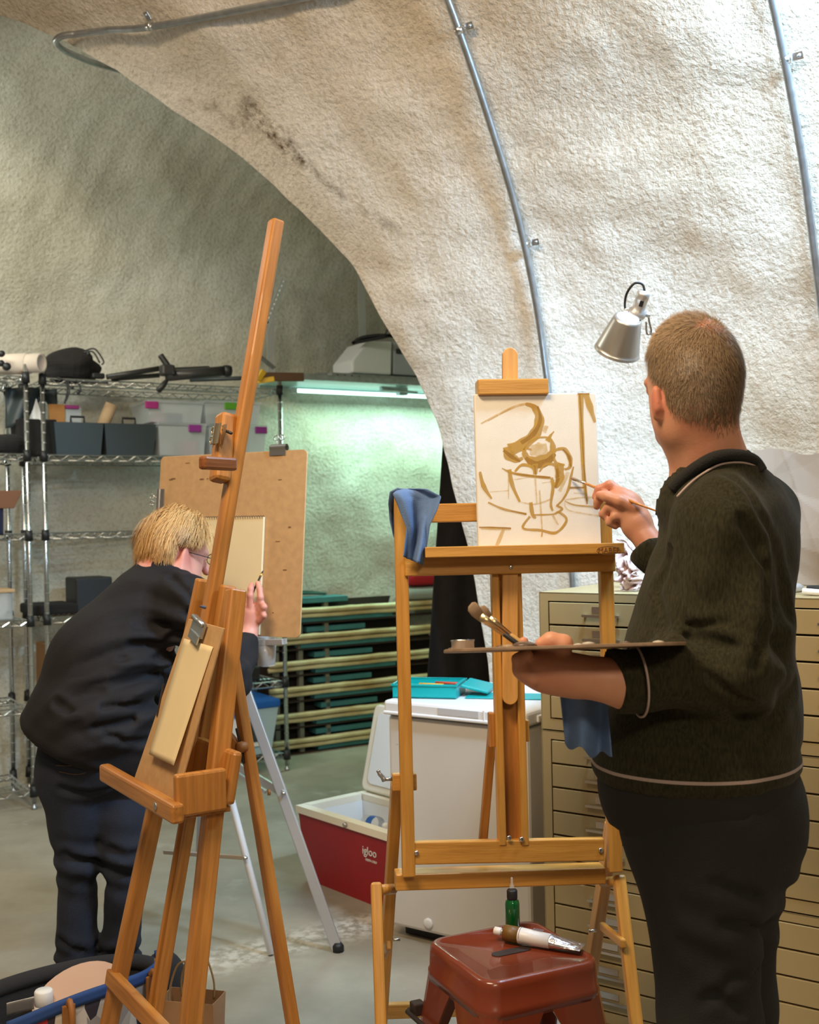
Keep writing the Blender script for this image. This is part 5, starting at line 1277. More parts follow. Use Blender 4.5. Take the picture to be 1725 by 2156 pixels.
    o = loft('sack', [ring(0.002, .96), ring(.07, 1.0), ring(.14, 1.01), ring(h, 1.02), ring(h, .985), ring(.1, .96), ring(.02, .92)], M_KRAFT, root, smooth=False)
    for s, k in ((-1, 0), (1, 1)):
        q = c + bb * s * (d / 2 - .006) + UP * (h - .02); tube('twisted_handle', spline([q - a * .045, q - a * .045 + UP * .05, q - a * .02 + UP * .115, q + a * .02 + UP * .115, q + a * .045 + UP * .05, q + a * .045], 5), .0028, mat('paper_cord', (.42, .27, .12), .8), root, 6)
    # round black bag behind
    c = P(345, 2075, 3.25); c.z = .105; f = sines(83, 8, 8, 25)
    def fn(u, v):
        th = 2 * math.pi * u; ph = math.pi * v; dd = Vector((math.cos(th) * math.sin(ph), math.sin(th) * math.sin(ph), math.cos(ph))); k = 1 + .03 * float(f(dd.x * .2, dd.y * .2, dd.z * .2))
        return c + Vector((dd.x * .072 * k, dd.y * .06 * k, dd.z * .115 * k)) + UP * .012
    o = sheet('round_bag', fn, 32, 20, M_CHARCOAL, None); tag(o, 'round black bag standing behind the kraft paper bag', 'bag')
bags()
# ================================================================== signed-distance bodies
def npv(v): return np.array([v[0], v[1], v[2]], np.float32)
def CAP(a, b, ra, rb, k=.03, flat=None, sq=1.0, cut=False, cuta=False):
    a, b = npv(a), npv(b); ba = b - a; L2 = float(ba @ ba) + 1e-9; R = max(ra, rb)
    fv = None if flat is None else npv(Vector(flat).normalized())
    def f(X, Y, Z):
        px, py, pz = X - a[0], Y - a[1], Z - a[2]
        t = (px * ba[0] + py * ba[1] + pz * ba[2]) / L2; tc = np.clip(t, 0, 1)
        qx, qy, qz = px - tc * ba[0], py - tc * ba[1], pz - tc * ba[2]
        q2 = qx * qx + qy * qy + qz * qz
        if fv is not None: w = qx * fv[0] + qy * fv[1] + qz * fv[2]; q2 = q2 + (sq * sq - 1) * w * w
        d = np.sqrt(np.maximum(q2, 0)) - (ra + (rb - ra) * tc)
        if cut: d = np.maximum(d, (t - 1) * math.sqrt(L2))
        if cuta: d = np.maximum(d, -t * math.sqrt(L2))
        return d
    return (f, np.minimum(a, b) - R, np.maximum(a, b) + R, k)
def ELL(c, r, axes=None, k=.03):
    c = npv(c); A = np.array([npv(v) for v in (axes or ((1, 0, 0), (0, 1, 0), (0, 0, 1)))]); R = max(r)
    def f(X, Y, Z):
        p = [(X - c[0]) * A[i, 0] + (Y - c[1]) * A[i, 1] + (Z - c[2]) * A[i, 2] for i in range(3)]
        k0 = np.sqrt((p[0] / r[0]) ** 2 + (p[1] / r[1]) ** 2 + (p[2] / r[2]) ** 2)
        k1 = np.sqrt((p[0] / r[0] ** 2) ** 2 + (p[1] / r[1] ** 2) ** 2 + (p[2] / r[2] ** 2) ** 2) + 1e-6
        return k0 * (k0 - 1) / k1
    return (f, c - R, c + R, k)
def smin(a, b, k):
    h = np.clip(.5 + .5 * (b - a) / k, 0, 1); return b + (a - b) * h - k * h * (1 - h)
def sdf_mesh(name, prims, res, m, parent=None, post=None):
    lo = np.min([p[1] for p in prims], axis=0) - .04; hi = np.max([p[2] for p in prims], axis=0) + .04
    n = np.ceil((hi - lo) / res).astype(int) + 1; G = np.full(n, 1.0, np.float32)
    ax = [(lo[i] + res * np.arange(n[i])).astype(np.float32) for i in range(3)]
    for f, a, b, k in prims:
        pad = k + 3 * res
        i0 = np.maximum(0, np.floor((a - pad - lo) / res).astype(int)); i1 = np.minimum(n, np.ceil((b + pad - lo) / res).astype(int) + 1)
        sl = tuple(slice(i0[i], i1[i]) for i in range(3))
        d = f(ax[0][sl[0]][:, None, None], ax[1][sl[1]][None, :, None], ax[2][sl[2]][None, None, :])
        G[sl] = smin(G[sl], d, k)
    if post is not None: G = post(G, ax[0][:, None, None], ax[1][None, :, None], ax[2][None, None, :]).astype(np.float32)
    S = G < 0
    c8 = [(i, j, k) for i in (0, 1) for j in (0, 1) for k in (0, 1)]
    cnt = sum(S[i:n[0] - 1 + i, j:n[1] - 1 + j, k:n[2] - 1 + k].astype(np.int8) for i, j, k in c8)
    I = np.argwhere((cnt > 0) & (cnt < 8)); val = np.stack([G[I[:, 0] + i, I[:, 1] + j, I[:, 2] + k] for i, j, k in c8], 1)
    acc = np.zeros((len(I), 3)); num = np.zeros(len(I))
    for e0 in range(8):
        for e1 in range(e0 + 1, 8):
            d = np.array(c8[e1]) - np.array(c8[e0])
            if abs(d).sum() != 1: continue
            v0, v1 = val[:, e0], val[:, e1]; mk = (v0 < 0) != (v1 < 0); t = np.where(mk, v0 / (v0 - v1 + 1e-12), 0)
            acc += mk[:, None] * (np.array(c8[e0]) + t[:, None] * d); num += mk
    V = lo + (I + acc / num[:, None]) * res
    idx = np.full(n - 1, -1, np.int32); idx[I[:, 0], I[:, 1], I[:, 2]] = np.arange(len(I))
    F = []
    for a in range(3):
        b, c = (a + 1) % 3, (a + 2) % 3
        s0 = [slice(1, n[i] - 1) for i in range(3)]; s0[a] = slice(0, n[a] - 1); s1 = list(s0); s1[a] = slice(1, n[a])
        A_, B_ = S[tuple(s0)], S[tuple(s1)]; E = np.argwhere(A_ != B_); flip = A_[tuple(E.T)]
        off = np.array([1, 1, 1]); off[a] = 0; E = E + off
        db = np.zeros(3, int); db[b] = 1; dc = np.zeros(3, int); dc[c] = 1
        q = np.stack([idx[tuple((E - db - dc).T)], idx[tuple((E - dc).T)], idx[tuple(E.T)], idx[tuple((E - db).T)]], 1)
        q[~flip] = q[~flip][:, ::-1]; F.append(q)
    F = np.concatenate(F); F = F[(F >= 0).all(1)]
    me = bpy.data.meshes.new(name)
    me.vertices.add(len(V)); me.vertices.foreach_set('co', V.astype(np.float32).ravel())
    me.loops.add(F.size); me.loops.foreach_set('vertex_index', F.astype(np.int32).ravel())
    me.polygons.add(len(F)); me.polygons.foreach_set('loop_start', np.arange(0, F.size, 4, dtype=np.int32)); me.polygons.foreach_set('loop_total', np.full(len(F), 4, np.int32))
    me.update(calc_edges=True); me.validate()
    return link(name, me, m, parent, None, True)
def sdf_eval(prims, p):
    d = np.full(len(p), 1.0, np.float32)
    for f, a, b, k in prims: d = smin(d, f(p[:, 0], p[:, 1], p[:, 2]), k)
    return d
def flush(o, spots):
    n = len(o.data.vertices); V = np.zeros(n * 3, np.float32); o.data.vertices.foreach_get('co', V); V = V.reshape(-1, 3); w = np.zeros(n, np.float32)
    for c, r, a in spots: w = np.maximum(w, a * np.clip(1.4 - np.linalg.norm(V - npv(c), axis=1) / r, 0, 1))
    at = o.data.attributes.new('flush', 'FLOAT', 'POINT'); at.data.foreach_set('value', w)
def surf(prims, x, y, d0, d1, gap=0.0):
    """distance at which the line of sight through picture point (x, y) meets a body"""
    D = np.arange(d0, d1, .002); p = np.array([npv(P(x, y, t)) for t in D]); h = np.argwhere(sdf_eval(prims, p) < gap)
    return float(D[h[0, 0]]) if len(h) else (d0 + d1) / 2
def crease(G, X, Y, Z, prims, px, d0, d1, depth, width):
    pts = [npv(P(x, y, surf(prims, x, y, d0, d1))) for x, y in px]; best = None
    for a, b in zip(pts[:-1], pts[1:]):
        ba = b - a; L2 = float(ba @ ba); t = np.clip(((X - a[0]) * ba[0] + (Y - a[1]) * ba[1] + (Z - a[2]) * ba[2]) / L2, 0, 1)
        d = (X - a[0] - t * ba[0]) ** 2 + (Y - a[1] - t * ba[1]) ** 2 + (Z - a[2] - t * ba[2]) ** 2
        best = d if best is None else np.minimum(best, d)
    r = np.sqrt(best)
    return G + depth * np.exp(-(r / width) ** 2) - depth * .55 * np.exp(-((r - 2.2 * width) / (1.3 * width)) ** 2)
def chain(pts, rad, k=.005): return [CAP(pts[i], pts[i + 1], rad[i], rad[i + 1], k) for i in range(len(pts) - 1)]

def hair_mat(name, root, tip):
    m = bpy.data.materials.new(name); m.use_nodes = True; nt = m.node_tree; b = nt.nodes['Principled BSDF']; b.inputs['Roughness'].default_value = .45; b.inputs['Specular IOR Level'].default_value = .35
    at = nt.nodes.new('ShaderNodeAttribute'); at.attribute_name = 'tone'; r = nt.nodes.new('ShaderNodeValToRGB')
    r.color_ramp.elements[0].color = (*root, 1); r.color_ramp.elements[1].color = (*tip, 1); nt.links.new(at.outputs['Fac'], r.inputs[0]); nt.links.new(r.outputs[0], b.inputs['Base Color']); return m
def grow(name, roots, normals, paths, widths, tones, m, parent):
    """paths (n, s, 3): ribbon strands"""
    n, s, _ = paths.shape; tang = np.gradient(paths, axis=1); side = np.cross(tang, normals[:, None, :]); side /= np.linalg.norm(side, axis=2, keepdims=True) + 1e-9
    w = widths[:, None, None] * np.linspace(1, .25, s)[None, :, None]
    V = np.stack([paths - side * w, paths + side * w], 2).reshape(-1, 3)
    b = (np.arange(n) * s * 2)[:, None] + (np.arange(s - 1) * 2)[None]; F = np.stack([b, b + 1, b + 3, b + 2], -1).reshape(-1, 4)
    o = mesh(name, V.tolist(), F.tolist(), m, parent, None, True)
    at = o.data.attributes.new('tone', 'FLOAT', 'POINT'); at.data.foreach_set('value', np.repeat(tones, s * 2).astype(np.float32)); o['kind'] = 'stuff'
    return o
def scalp(prims, c, axes, n, test, rng, rmax=.16):
    A = np.array([npv(v) for v in axes]); d = rng.normal(size=(n, 3)); d /= np.linalg.norm(d, axis=1, keepdims=True)
    keep = test(d) ; d = d[keep]; w = d @ A; c = npv(c)
    r0 = np.zeros(len(d)) + .04; r1 = np.zeros(len(d)) + rmax
    for _ in range(18):
        mid = (r0 + r1) / 2; v = sdf_eval(prims, c + w * mid[:, None]); r0 = np.where(v < 0, mid, r0); r1 = np.where(v < 0, r1, mid)
    p = c + w * r0[:, None]; e = 1e-3
    g = np.stack([sdf_eval(prims, p + e * np.eye(3)[i]) - sdf_eval(prims, p - e * np.eye(3)[i]) for i in range(3)], 1); g /= np.linalg.norm(g, axis=1, keepdims=True) + 1e-9
    return d, p, g

def knit(name):
    m = bpy.data.materials.new(name); m.use_nodes = True; nt = m.node_tree; b = nt.nodes['Principled BSDF']; b.inputs['Roughness'].default_value = .95; b.inputs['Specular IOR Level'].default_value = .15
    b.inputs['Sheen Weight'].default_value = .06; b.inputs['Sheen Roughness'].default_value = .5
    tc = nt.nodes.new('ShaderNodeTexCoord'); sx = nt.nodes.new('ShaderNodeSeparateXYZ'); nt.links.new(tc.outputs['Object'], sx.inputs[0])
    mp = nt.nodes.new('ShaderNodeMapping'); mp.inputs['Scale'].default_value = (1, 1, .25); nt.links.new(tc.outputs['Object'], mp.inputs[0])
    nz = nt.nodes.new('ShaderNodeTexNoise'); nz.inputs['Scale'].default_value = 260; nz.inputs['Detail'].default_value = 3; nt.links.new(mp.outputs[0], nz.inputs['Vector'])
    r = nt.nodes.new('ShaderNodeValToRGB'); r.color_ramp.elements[0].position = .3; r.color_ramp.elements[1].position = .75
    r.color_ramp.elements[0].color = (.016, .0150, .0078, 1); r.color_ramp.elements[1].color = (.040, .0365, .0190, 1); nt.links.new(nz.outputs[0], r.inputs[0])
    cmpn = nt.nodes.new('ShaderNodeMath'); cmpn.operation = 'COMPARE'; cmpn.inputs[1].default_value = .9865; cmpn.inputs[2].default_value = .0028; nt.links.new(sx.outputs[2], cmpn.inputs[0])
    mx = nt.nodes.new('ShaderNodeMix'); mx.data_type = 'RGBA'; nt.links.new(cmpn.outputs[0], mx.inputs[0]); nt.links.new(r.outputs[0], mx.inputs[6]); mx.inputs[7].default_value = (.36, .28, .25, 1); nt.links.new(mx.outputs[2], b.inputs['Base Color'])
    bp = nt.nodes.new('ShaderNodeBump'); bp.inputs['Strength'].default_value = .35; bp.inputs['Distance'].default_value = .004; nt.links.new(nz.outputs[0], bp.inputs['Height']); nt.links.new(bp.outputs[0], b.inputs['Normal'])
    return m

# ================================================================== the painter
def painter():
    rng = np.random.default_rng(5)
    FT = Vector((-.866, .5, 0)); RT = Vector((.5, .866, 0)); FH = Vector((-.36, .933, 0)).normalized(); RH = Vector((.933, .36, 0)).normalized()
    TA = (FT, RT, UP); HA = (FH, RH, UP)
    hc = P(1458, 782, 2.125)
    head = [ELL(hc, (.097, .074, .103), HA, .02), ELL(hc - FH * .022 - UP * .022, (.074, .070, .080), HA, .03), ELL(hc + FH * .040 - UP * .075, (.055, .055, .075), HA, .03),
            ELL(hc + FH * .075 - UP * .118, (.022, .026, .018), HA, .02), CAP(hc + FH * .092 - UP * .03, hc + FH * .116 - UP * .068, .009, .014, .012), ELL(hc + FH * .085 - UP * .012, (.02, .05, .014), HA, .015),
            ELL(hc + FH * .092 - UP * .094, (.012, .024, .009), HA, .01), ELL(hc - FH * .00 - RH * .048 - UP * .085, (.04, .022, .045), HA, .03)]
    for s in (-1, 1):
        head.append(ELL(hc + FH * .088 + RH * s * .031 - UP * .028, (.009, .012, .010), HA, .006))
        e = hc + RH * s * .077 - FH * .002 - UP * .058; an = (FH * .93 + UP * -.2).normalized()
        head += [ELL(e + RH * s * .006, (.017, .0075, .030), ((FH - RH * s * .45).normalized(), (RH + FH * s * .45).normalized(), UP), .006), CAP(e + RH * s * .010 - FH * .011 + UP * .020, e + RH * s * .008 - FH * .013 - UP * .014, .005, .005, .005), ELL(e - UP * .027 + RH * s * .002, (.009, .006, .009), HA, .006)]
    nb = P(1506, 1030, 2.15)
    skull = list(head)
    neck = [CAP(hc - UP * .075 - FH * .025, nb, .060, .070, .035), CAP(hc - UP * .10 - FH * .0, nb + FH * .03 + UP * .02, .050, .055, .03)]
    ls, rs = P(1506, 1108, 2.02), P(1592, 1080, 2.29); le, re = P(1535, 1412, 1.975), P(1478, 1290, 2.50)
    lw, rw = P(1176, 1416, 1.955), P(1340, 1106, 2.60)
    body = list(skull) + neck
    body += [CAP(nb - UP * .14, P(1490, 1640, 2.14), .10, .12, .05), CAP(nb, nb - UP * .15, .06, .09, .03), CAP(nb + UP * .03, nb + FT * .048 - UP * .045, .062, .058, .03), CAP(ls, le, .05, .042, .03), CAP(le, P(1330, 1440, 1.955), .046, .043, .02), CAP(P(1330, 1440, 1.955), lw, .043, .033, .02), CAP(rs, re, .05, .042, .03), CAP(re, rw, .044, .029, .02), CAP(ls, rs, .045, .045, .03)]
    # left hand under the palette
    lp = P(1132, 1402, 1.965)
    body += [CAP(lw, lp, .030, .034, .025, Vector((0, .3, 1)), 1.15), ELL(lp + Vector((-.002, 0, -.004)), (.040, .038, .027), None, .02), CAP(P(1150, 1420, 1.96), P(1205, 1425, 1.96), .029, .033, .02)]
    for i, (dy, x0) in enumerate(((-.030, 1098), (-.011, 1092), (.009, 1093), (.028, 1099))):
        D = 1.962 + dy; body += chain([P(1122, 1428, D), P(x0 + 2, 1412, D), P(x0 - 2, 1388, D), P(x0 + 14, 1377, D)], [.0125, .0110, .0100, .0090])
    body += chain([P(1175, 1392, 1.950), P(1186, 1356, 1.950), P(1160, 1349, 1.950), P(1140, 1356, 1.952)], [.017, .0165, .0150, .0115])
    body += chain([P(1112, 1395, 1.985), P(1104, 1362, 1.985), P(1103, 1350, 1.985)], [.010, .009, .0085])
    # right hand with the brush
    rp = P(1318, 1066, 2.615)
    body += [CAP(rw, rp, .030, .030, .02, Vector((.3, .9, .3)), 1.25), ELL(rp, (.040, .026, .032), None, .02), CAP(P(1345, 1095, 2.60), P(1305, 1045, 2.62), .026, .020, .02)]
    body += chain([P(1312, 1040, 2.625), P(1284, 1021, 2.635), P(1262, 1030, 2.645), P(1254, 1046, 2.65)], [.0125, .0110, .0100, .0088])
    body += chain([P(1305, 1053, 2.61), P(1274, 1042, 2.625), P(1259, 1055, 2.635), P(1257, 1066, 2.64)], [.0125, .0110, .0100, .0088])
    body += chain([P(1308, 1072, 2.60), P(1282, 1068, 2.61), P(1270, 1082, 2.62), P(1280, 1094, 2.62)], [.012, .0105, .0095, .0085])
    body += chain([P(1318, 1088, 2.60), P(1294, 1088, 2.60), P(1284, 1100, 2.61), P(1296, 1108, 2.61)], [.011, .0095, .0088, .008])
    body += chain([P(1335, 1070, 2.585), P(1305, 1055, 2.585), P(1278, 1046, 2.60), P(1262, 1042, 2.62)], [.015, .0135, .0115, .0095])
    # legs
    lh, rh = P(1458, 1760, 2.07), P(1518, 1760, 2.21); lk, rk = P(1498, 2160, 2.05), P(1532, 2120, 2.20); la, ra = Vector((lk.x - .01, 2.10, .09)), Vector((rk.x + .0, 2.25, .09))
    for h, k_, a in ((lh, lk, la), (rh, rk, ra)): body += [CAP(h, k_, .08, .055, .03), CAP(k_, a, .052, .035, .03)]
    root = sdf_mesh('person', body, .0042, M_SKIN)
    tag(root, 'painter in a dark olive sweater holding palette and brush at the easel', 'person')
    ORIGIN[root.name] = Matrix.Identity(4)
    flush(root, [(hc + RH * q * .083 - FH * .004 - UP * .058, .030, .75) for q in (-1, 1)] + [(P(1270, 1030, 2.64), .04, .35), (P(1140, 1400, 1.96), .05, .3)])
    # sweater
    KM = knit('olive_knit'); fold = sines(91, 10, 14, 34); fine = sines(92, 10, 50, 110)
    HEM = .955
    sw = [ELL(P(1455, 1585, 2.135), (.183, .185, .15), TA, .05), ELL(P(1488, 1440, 2.14), (.160, .180, .22), TA, .05), ELL(P(1508, 1275, 2.15), (.140, .180, .19), TA, .05), ELL(P(1555, 1140, 2.18), (.105, .165, .13), TA, .05), ELL(P(1575, 1500, 2.15), (.085, .14, .20), TA, .05),
          CAP(ls + UP * -.005, rs, .068, .068, .05), CAP(nb + UP * .016, ls + UP * .010, .066, .060, .04), CAP(nb + UP * .024, rs + UP * .01, .070, .066, .04), ELL(nb + FT * .03 - UP * .03, (.085, .10, .07), TA, .04), CAP(nb + UP * .0, nb + UP * .045 - FT * .008, .088, .078, .02, cut=True),
          CAP(ls, le + Vector((.004, 0, .01)), .080, .072, .035), ELL(le + Vector((.008, 0, -.006)), (.074, .074, .066), None, .03), CAP(le, P(1292, 1438, 1.95), .070, .056, .025, cut=True),
          CAP(rs, re, .068, .062, .04), CAP(re, P(1372, 1150, 2.575), .060, .050, .02, cut=True)]
    edir = (P(1292, 1438, 1.95) - le).normalized(); udir = (le - ls).normalized()
    def post(G, X, Y, Z):
        G = G + .0040 * fold(X, Y, Z * .6) + .0008 * fine(X, Y, Z)
        # folds at the elbow crook and across the upper arm
        dx, dy, dz = X - le.x, Y - le.y, Z - le.z; rr = np.sqrt(dx * dx + dy * dy + dz * dz)
        G = G + .0075 * np.exp(-(rr / .11) ** 2) * np.sin(95 * (dz * .85 + dx * .55))
        sx, sz = X - (ls.x + .01), Z - (ls.z - .17); G = G + .005 * np.exp(-((Z - (ls.z - .20)) / .06) ** 2) * np.exp(-((X - ls.x) / .12) ** 2) * np.sin(70 * Z + 18 * X)
        # long soft folds down the back
        G = G + .006 * np.exp(-((Z - 1.30) / .16) ** 2) * np.sin(60 * (X * .9 - Z * .35))
        G = G - .006 * np.exp(-((Z - .975) / .018) ** 2)
        G = G + .004 * np.exp(-((Z - 1.006) / .012) ** 2)
        for px, dp, wd in (([(1425, 1343), (1500, 1350), (1592, 1372)], .009, .008), ([(1445, 1398), (1500, 1430), (1575, 1478)], .008, .008), ([(1562, 1100), (1608, 1200), (1606, 1310), (1592, 1400)], .011, .010), ([(1412, 1160), (1388, 1240), (1398, 1350)], .010, .010),
                           ([(1545, 1010), (1600, 1080), (1645, 1180), (1662, 1300)], .006, .012), ([(1510, 1020), (1560, 1090), (1600, 1150)], .005, .012), ([(1420, 1310), (1470, 1318), (1530, 1312)], .006, .008), ([(1600, 1560), (1640, 1480), (1672, 1440)], .005, .012)):
            G = crease(G, X, Y, Z, sw, px, 1.75, 2.4, dp, wd)
        a_, b_ = nb + UP * .13 - FT * .012, nb + FT * .078 - UP * .016
        G = np.maximum(G, -CAP(a_, b_, .074, .064)[0](X, Y, Z))
        return np.maximum(G, HEM - Z)
    sdf_mesh('sweater', sw, .0068, KM, root, post)
    # collar band and stitching
    cpx = [(1604, 992), (1588, 970), (1553, 958), (1508, 962), (1468, 983), (1440, 1005), (1416, 1030)]
    def cpath(dx, dy, g): return spline([P(x + dx, y + dy, surf(sw + neck, x + dx, y + dy, 1.9, 2.4) - g) for x, y in cpx], 5)
    tube('collar', cpath(0, 0, .004), .0115, mat('collar_knit', (.012, .012, .011), .95, bump=.3, bscale=300), root, 8)
    tube('collar_stitching', cpath(10, 16, .000), .0022, M_STITCH, root, 6)
    ce = P(1292, 1438, 1.95); e1 = edir.cross(UP).normalized(); e2 = e1.cross(edir); cb = le.lerp(ce, .80)
    tube('cuff_stripe', [cb + (e1 * math.cos(t) + e2 * math.sin(t)) * .0622 for t in [2 * math.pi * k / 40 for k in range(41)]], .0022, M_STITCH, root, 6)
    # shirt tail and trousers
    sh = [ELL(P(1462, 1650, 2.135), (.178, .185, .16), TA, .04)]
    sdf_mesh('shirt', sh, .009, mat('black_tee', (.010, .010, .010), .9), root, lambda G, X, Y, Z: np.maximum(np.maximum(G + .002 * fold(X, Y, Z), .872 - Z), Z - 1.02))
    wr = sines(93, 12, 16, 40)
    tr = [ELL(P(1498, 1700, 2.14), (.165, .180, .17), TA, .05), ELL(P(1570, 1740, 2.14), (.10, .14, .13), TA, .05)]
    for h, k_, a in ((lh, lk, la), (rh, rk, ra)): tr += [CAP(h, k_, .112, .088, .05), CAP(k_, a, .086, .072, .04), CAP(a, Vector((a.x, a.y, .03)), .072, .070, .02)]
    pk = P(1440, 1810, 1.95)
    def tpost(G, X, Y, Z):
        G = G + .0045 * wr(X * .6, Y * .6, Z) + .006 * np.exp(-((Z - .73) / .07) ** 2) * np.sin(85 * (Z + X * .45)) * (X > .45)
        for px in ([(1640, 1900), (1580, 1885), (1505, 1862)], [(1638, 1960), (1570, 1945), (1520, 1950)], [(1600, 2040), (1540, 2060), (1480, 2110)], [(1560, 2130), (1500, 2090)], [(1300, 1712), (1400, 1722), (1560, 1712)]): G = crease(G, X, Y, Z, tr, px, 1.75, 2.4, .007, .009)
        # pocket welt: an arc from the waist round to the seam
        ux, uz = X - P(1462, 1742, 2.0).x, Z - P(1462, 1742, 2.0).z; arc = np.abs(np.sqrt((ux * 1.0) ** 2 + (uz + .0) ** 2) - .085)
        G = G + .004 * np.exp(-(arc / .003) ** 2) * (ux < .06) * (uz < 0) * (Y < 2.1)
        return np.maximum(np.maximum(G, Z - 1.0), .02 - Z)
    sdf_mesh('trousers', tr, .0085, M_TROUSER, root, tpost)
    for a in (la, ra):
        b0 = Vector((a.x, a.y, .0)); f = FT
        shp = [CAP(b0 + UP * .05 - f * .04, b0 + UP * .035 + f * .15, .045, .036, .02, UP, 1.1), CAP(b0 + UP * .07, b0 + UP * .10, .045, .045, .02)]
        sdf_mesh('shoe', shp, .006, M_SHOE, root, lambda G, X, Y, Z: np.maximum(G, .001 - Z))
    # short hair, thin at the crown
    def test(d):
        f, s, u = d[:, 0], d[:, 1], d[:, 2]
        low = np.interp(f, [-1, -.6, -.25, -.05, .12, .35, .6, 1], [-.80, -.78, -.62, -.20, -.12, .05, .42, .62])
        ear = (np.abs(f + .02) < .26) & (u < -.28) & (u > -.9)
        crown = np.exp(-(((f + .52) / .30) ** 2 + ((s - .08) / .34) ** 2)) * (u > .45)
        return (u > low + rng.normal(size=len(u)) * .05) & ~ear & (rng.random(len(u)) > crown * .93)
    hp = skull[:3] + skull[7:8] + neck[:1]
    d, p, g = scalp(hp, hc, HA, 62000, test, rng)
    A = np.array([npv(v) for v in HA]); n = len(d)
    tw = np.clip((d[:, 2] + .25 * d[:, 0] - .35) / .5, 0, 1); flow = np.stack([.8 * tw - .1 * (1 - tw), d[:, 1] * .35 - .15 * tw, -.95 * (1 - tw)], 1) @ A; flow += np.stack([sines(120 + i, 8, 50, 120)(p[:, 0], p[:, 1], p[:, 2]) for i in range(3)], 1) * .16 + rng.normal(size=(n, 3)) * .22
    flow -= g * (flow * g).sum(1, keepdims=True); flow /= np.linalg.norm(flow, axis=1, keepdims=True) + 1e-9
    ln = (.013 + .007 * tw) * rng.uniform(.7, 1.3, n) * np.clip(1.15 + d[:, 2] * .5, .55, 1.2)
    t = np.linspace(0, 1, 4)[None, :, None]
    path = p[:, None] - g[:, None] * .002 + g[:, None] * (ln[:, None, None] * .55 * t * (1.35 - .6 * t)) + flow[:, None] * (ln[:, None, None] * (.35 * t + .65 * t * t))
    tone = np.clip(.44 + .24 * d[:, 2] + rng.normal(size=n) * .16 + .12 * d[:, 0], 0, 1)
    grow('hair', p, g, path, rng.uniform(.0004, .0007, n), tone, hair_mat('greying_brown_hair', (.10, .060, .030), (.52, .37, .23)), root)
    # palette and what is on it
    pc = P(1183, 1364, 1.965); v = (pc - CAMV).normalized(); px = Vector((1, -.35, .0)); px = (P(1430, 1357, 1.965) - P(936, 1372, 1.965)).normalized(); py = (v - px * v.dot(px)).normalized(); pz = px.cross(py)
    if pz.z < 0: pz = -pz
    py = pz.cross(px)
    tilt = Matrix.Rotation(-.012, 3, px); py = tilt @ py; pz = tilt @ pz
    r = thing('artist_palette', 'paint-smeared wooden palette held flat in the left hand', 'palette', pc)
    out = [(x, y) for x, y in rrect(.405, .27, .09, 8)]
    prism('panel', out, (px, py, pz), pc, .0055, mat('palette_wood', (.30, .20, .13), .5, var=.4, vscale=25), r, .001)
    rr = random.Random(3)
    for k in range(9):
        q = pc + px * rr.uniform(-.19, .16) + py * rr.uniform(-.12, .05) + pz * .003
        lathe('paint_dab', [(.011, 0), (.009, .0025), (.004, .004), (.0005, .0045)], q, mat('dab%d' % (k % 3), [(.12, .07, .04), (.35, .25, .15), (.5, .45, .38)][k % 3], .3), r, (px, py, pz), 10)
    c = P(1104, 1362, 1.93); lathe('paint_mound', [(.024, 0), (.020, .005), (.011, .0085), (.0005, .009)], c, mat('grey_brown_paint', (.10, .065, .045), .25), r, (px, py, pz), 16)
    c = P(975, 1369, 1.95)
    o = lathe('dipper_cup', [(.0185, 0), (.0195, .0015), (.0195, .0145), (.0205, .0155), (.0205, .0175), (.0188, .0175), (.0182, .003), (.0005, .003)], c, M_STEEL, None, (px, py, pz), 28, caps=False); tag(o, 'small round steel dipper cup clipped on the palette', 'cup')
    # brushes held in the left hand
    for k, (tip, a, b, mm, lab) in enumerate((((990, 1273), (1012, 1298), (1098, 1362), M_BLACK, 'flat brush with black handle held over the palette'), ((1010, 1280), (1030, 1303), (1106, 1360), wood('handle_wood', (.55, .33, .10), (.42, .24, .06)), 'flat brush with pale wooden handle held over the palette'))):
        D = 1.955 + .012 * k; a3, b3, t3 = P(*a, D), P(*b, D + .02), P(*tip, D - .003); ax = (t3 - b3).normalized(); sd = ax.cross(v).normalized(); L = (a3 - b3).length
        r = thing('paint_brush', lab, 'brush', b3, 'brushes in the left hand')
        end = P(1185, 1425, 2.0)
        tube('handle', [end, b3, b3.lerp(a3, .45)], [.003, .0048, .0042], mm, r, 10)
        def sec(q, w, h): return [q + sd * w * math.cos(j * math.pi / 8) + v * h * math.sin(j * math.pi / 8) for j in range(16)]
        loft('ferrule', [sec(b3.lerp(a3, .42), .0045, .0045), sec(b3.lerp(a3, .8), .0062, .0035), sec(a3, .0085, .003)], mat('brass_ferrule', (.68, .52, .30), .3, 1), r)
        loft('bristles', [sec(a3, .0083, .003), sec(a3.lerp(t3, .5), .0110, .0042), sec(a3.lerp(t3, .85), .0100, .003), sec(t3, .0050, .001)], mat('bristle', (.28, .19, .12), .8), r)
    # brush in the right hand
    r = thing('paint_brush', 'long orange-handled brush touching the canvas in the right hand', 'brush', P(1270, 1040, 2.63))
    tp = EP(1202, 1006, .062); s0 = P(1385, 1077, 2.50); ax = (tp - s0).normalized()
    q1 = s0.lerp(tp, .82); q2 = s0.lerp(tp, .92)
    tube('handle', [s0, s0.lerp(tp, .35), s0.lerp(tp, .6), q1], [.0018, .0040, .0046, .0030], wood('orange_handle', (.60, .25, .05), (.45, .17, .03)), r, 10)
    tube('ferrule', [q1, q2], [.0033, .0036], M_STEEL, r, 10); tube('bristles', [q2, q2.lerp(tp, .6), tp], [.0036, .0042, .0012], mat('bristle', (.28, .19, .12), .8), r, 8)
    # rag hanging from the forearm hand
    f = sines(95, 6, 20, 50)
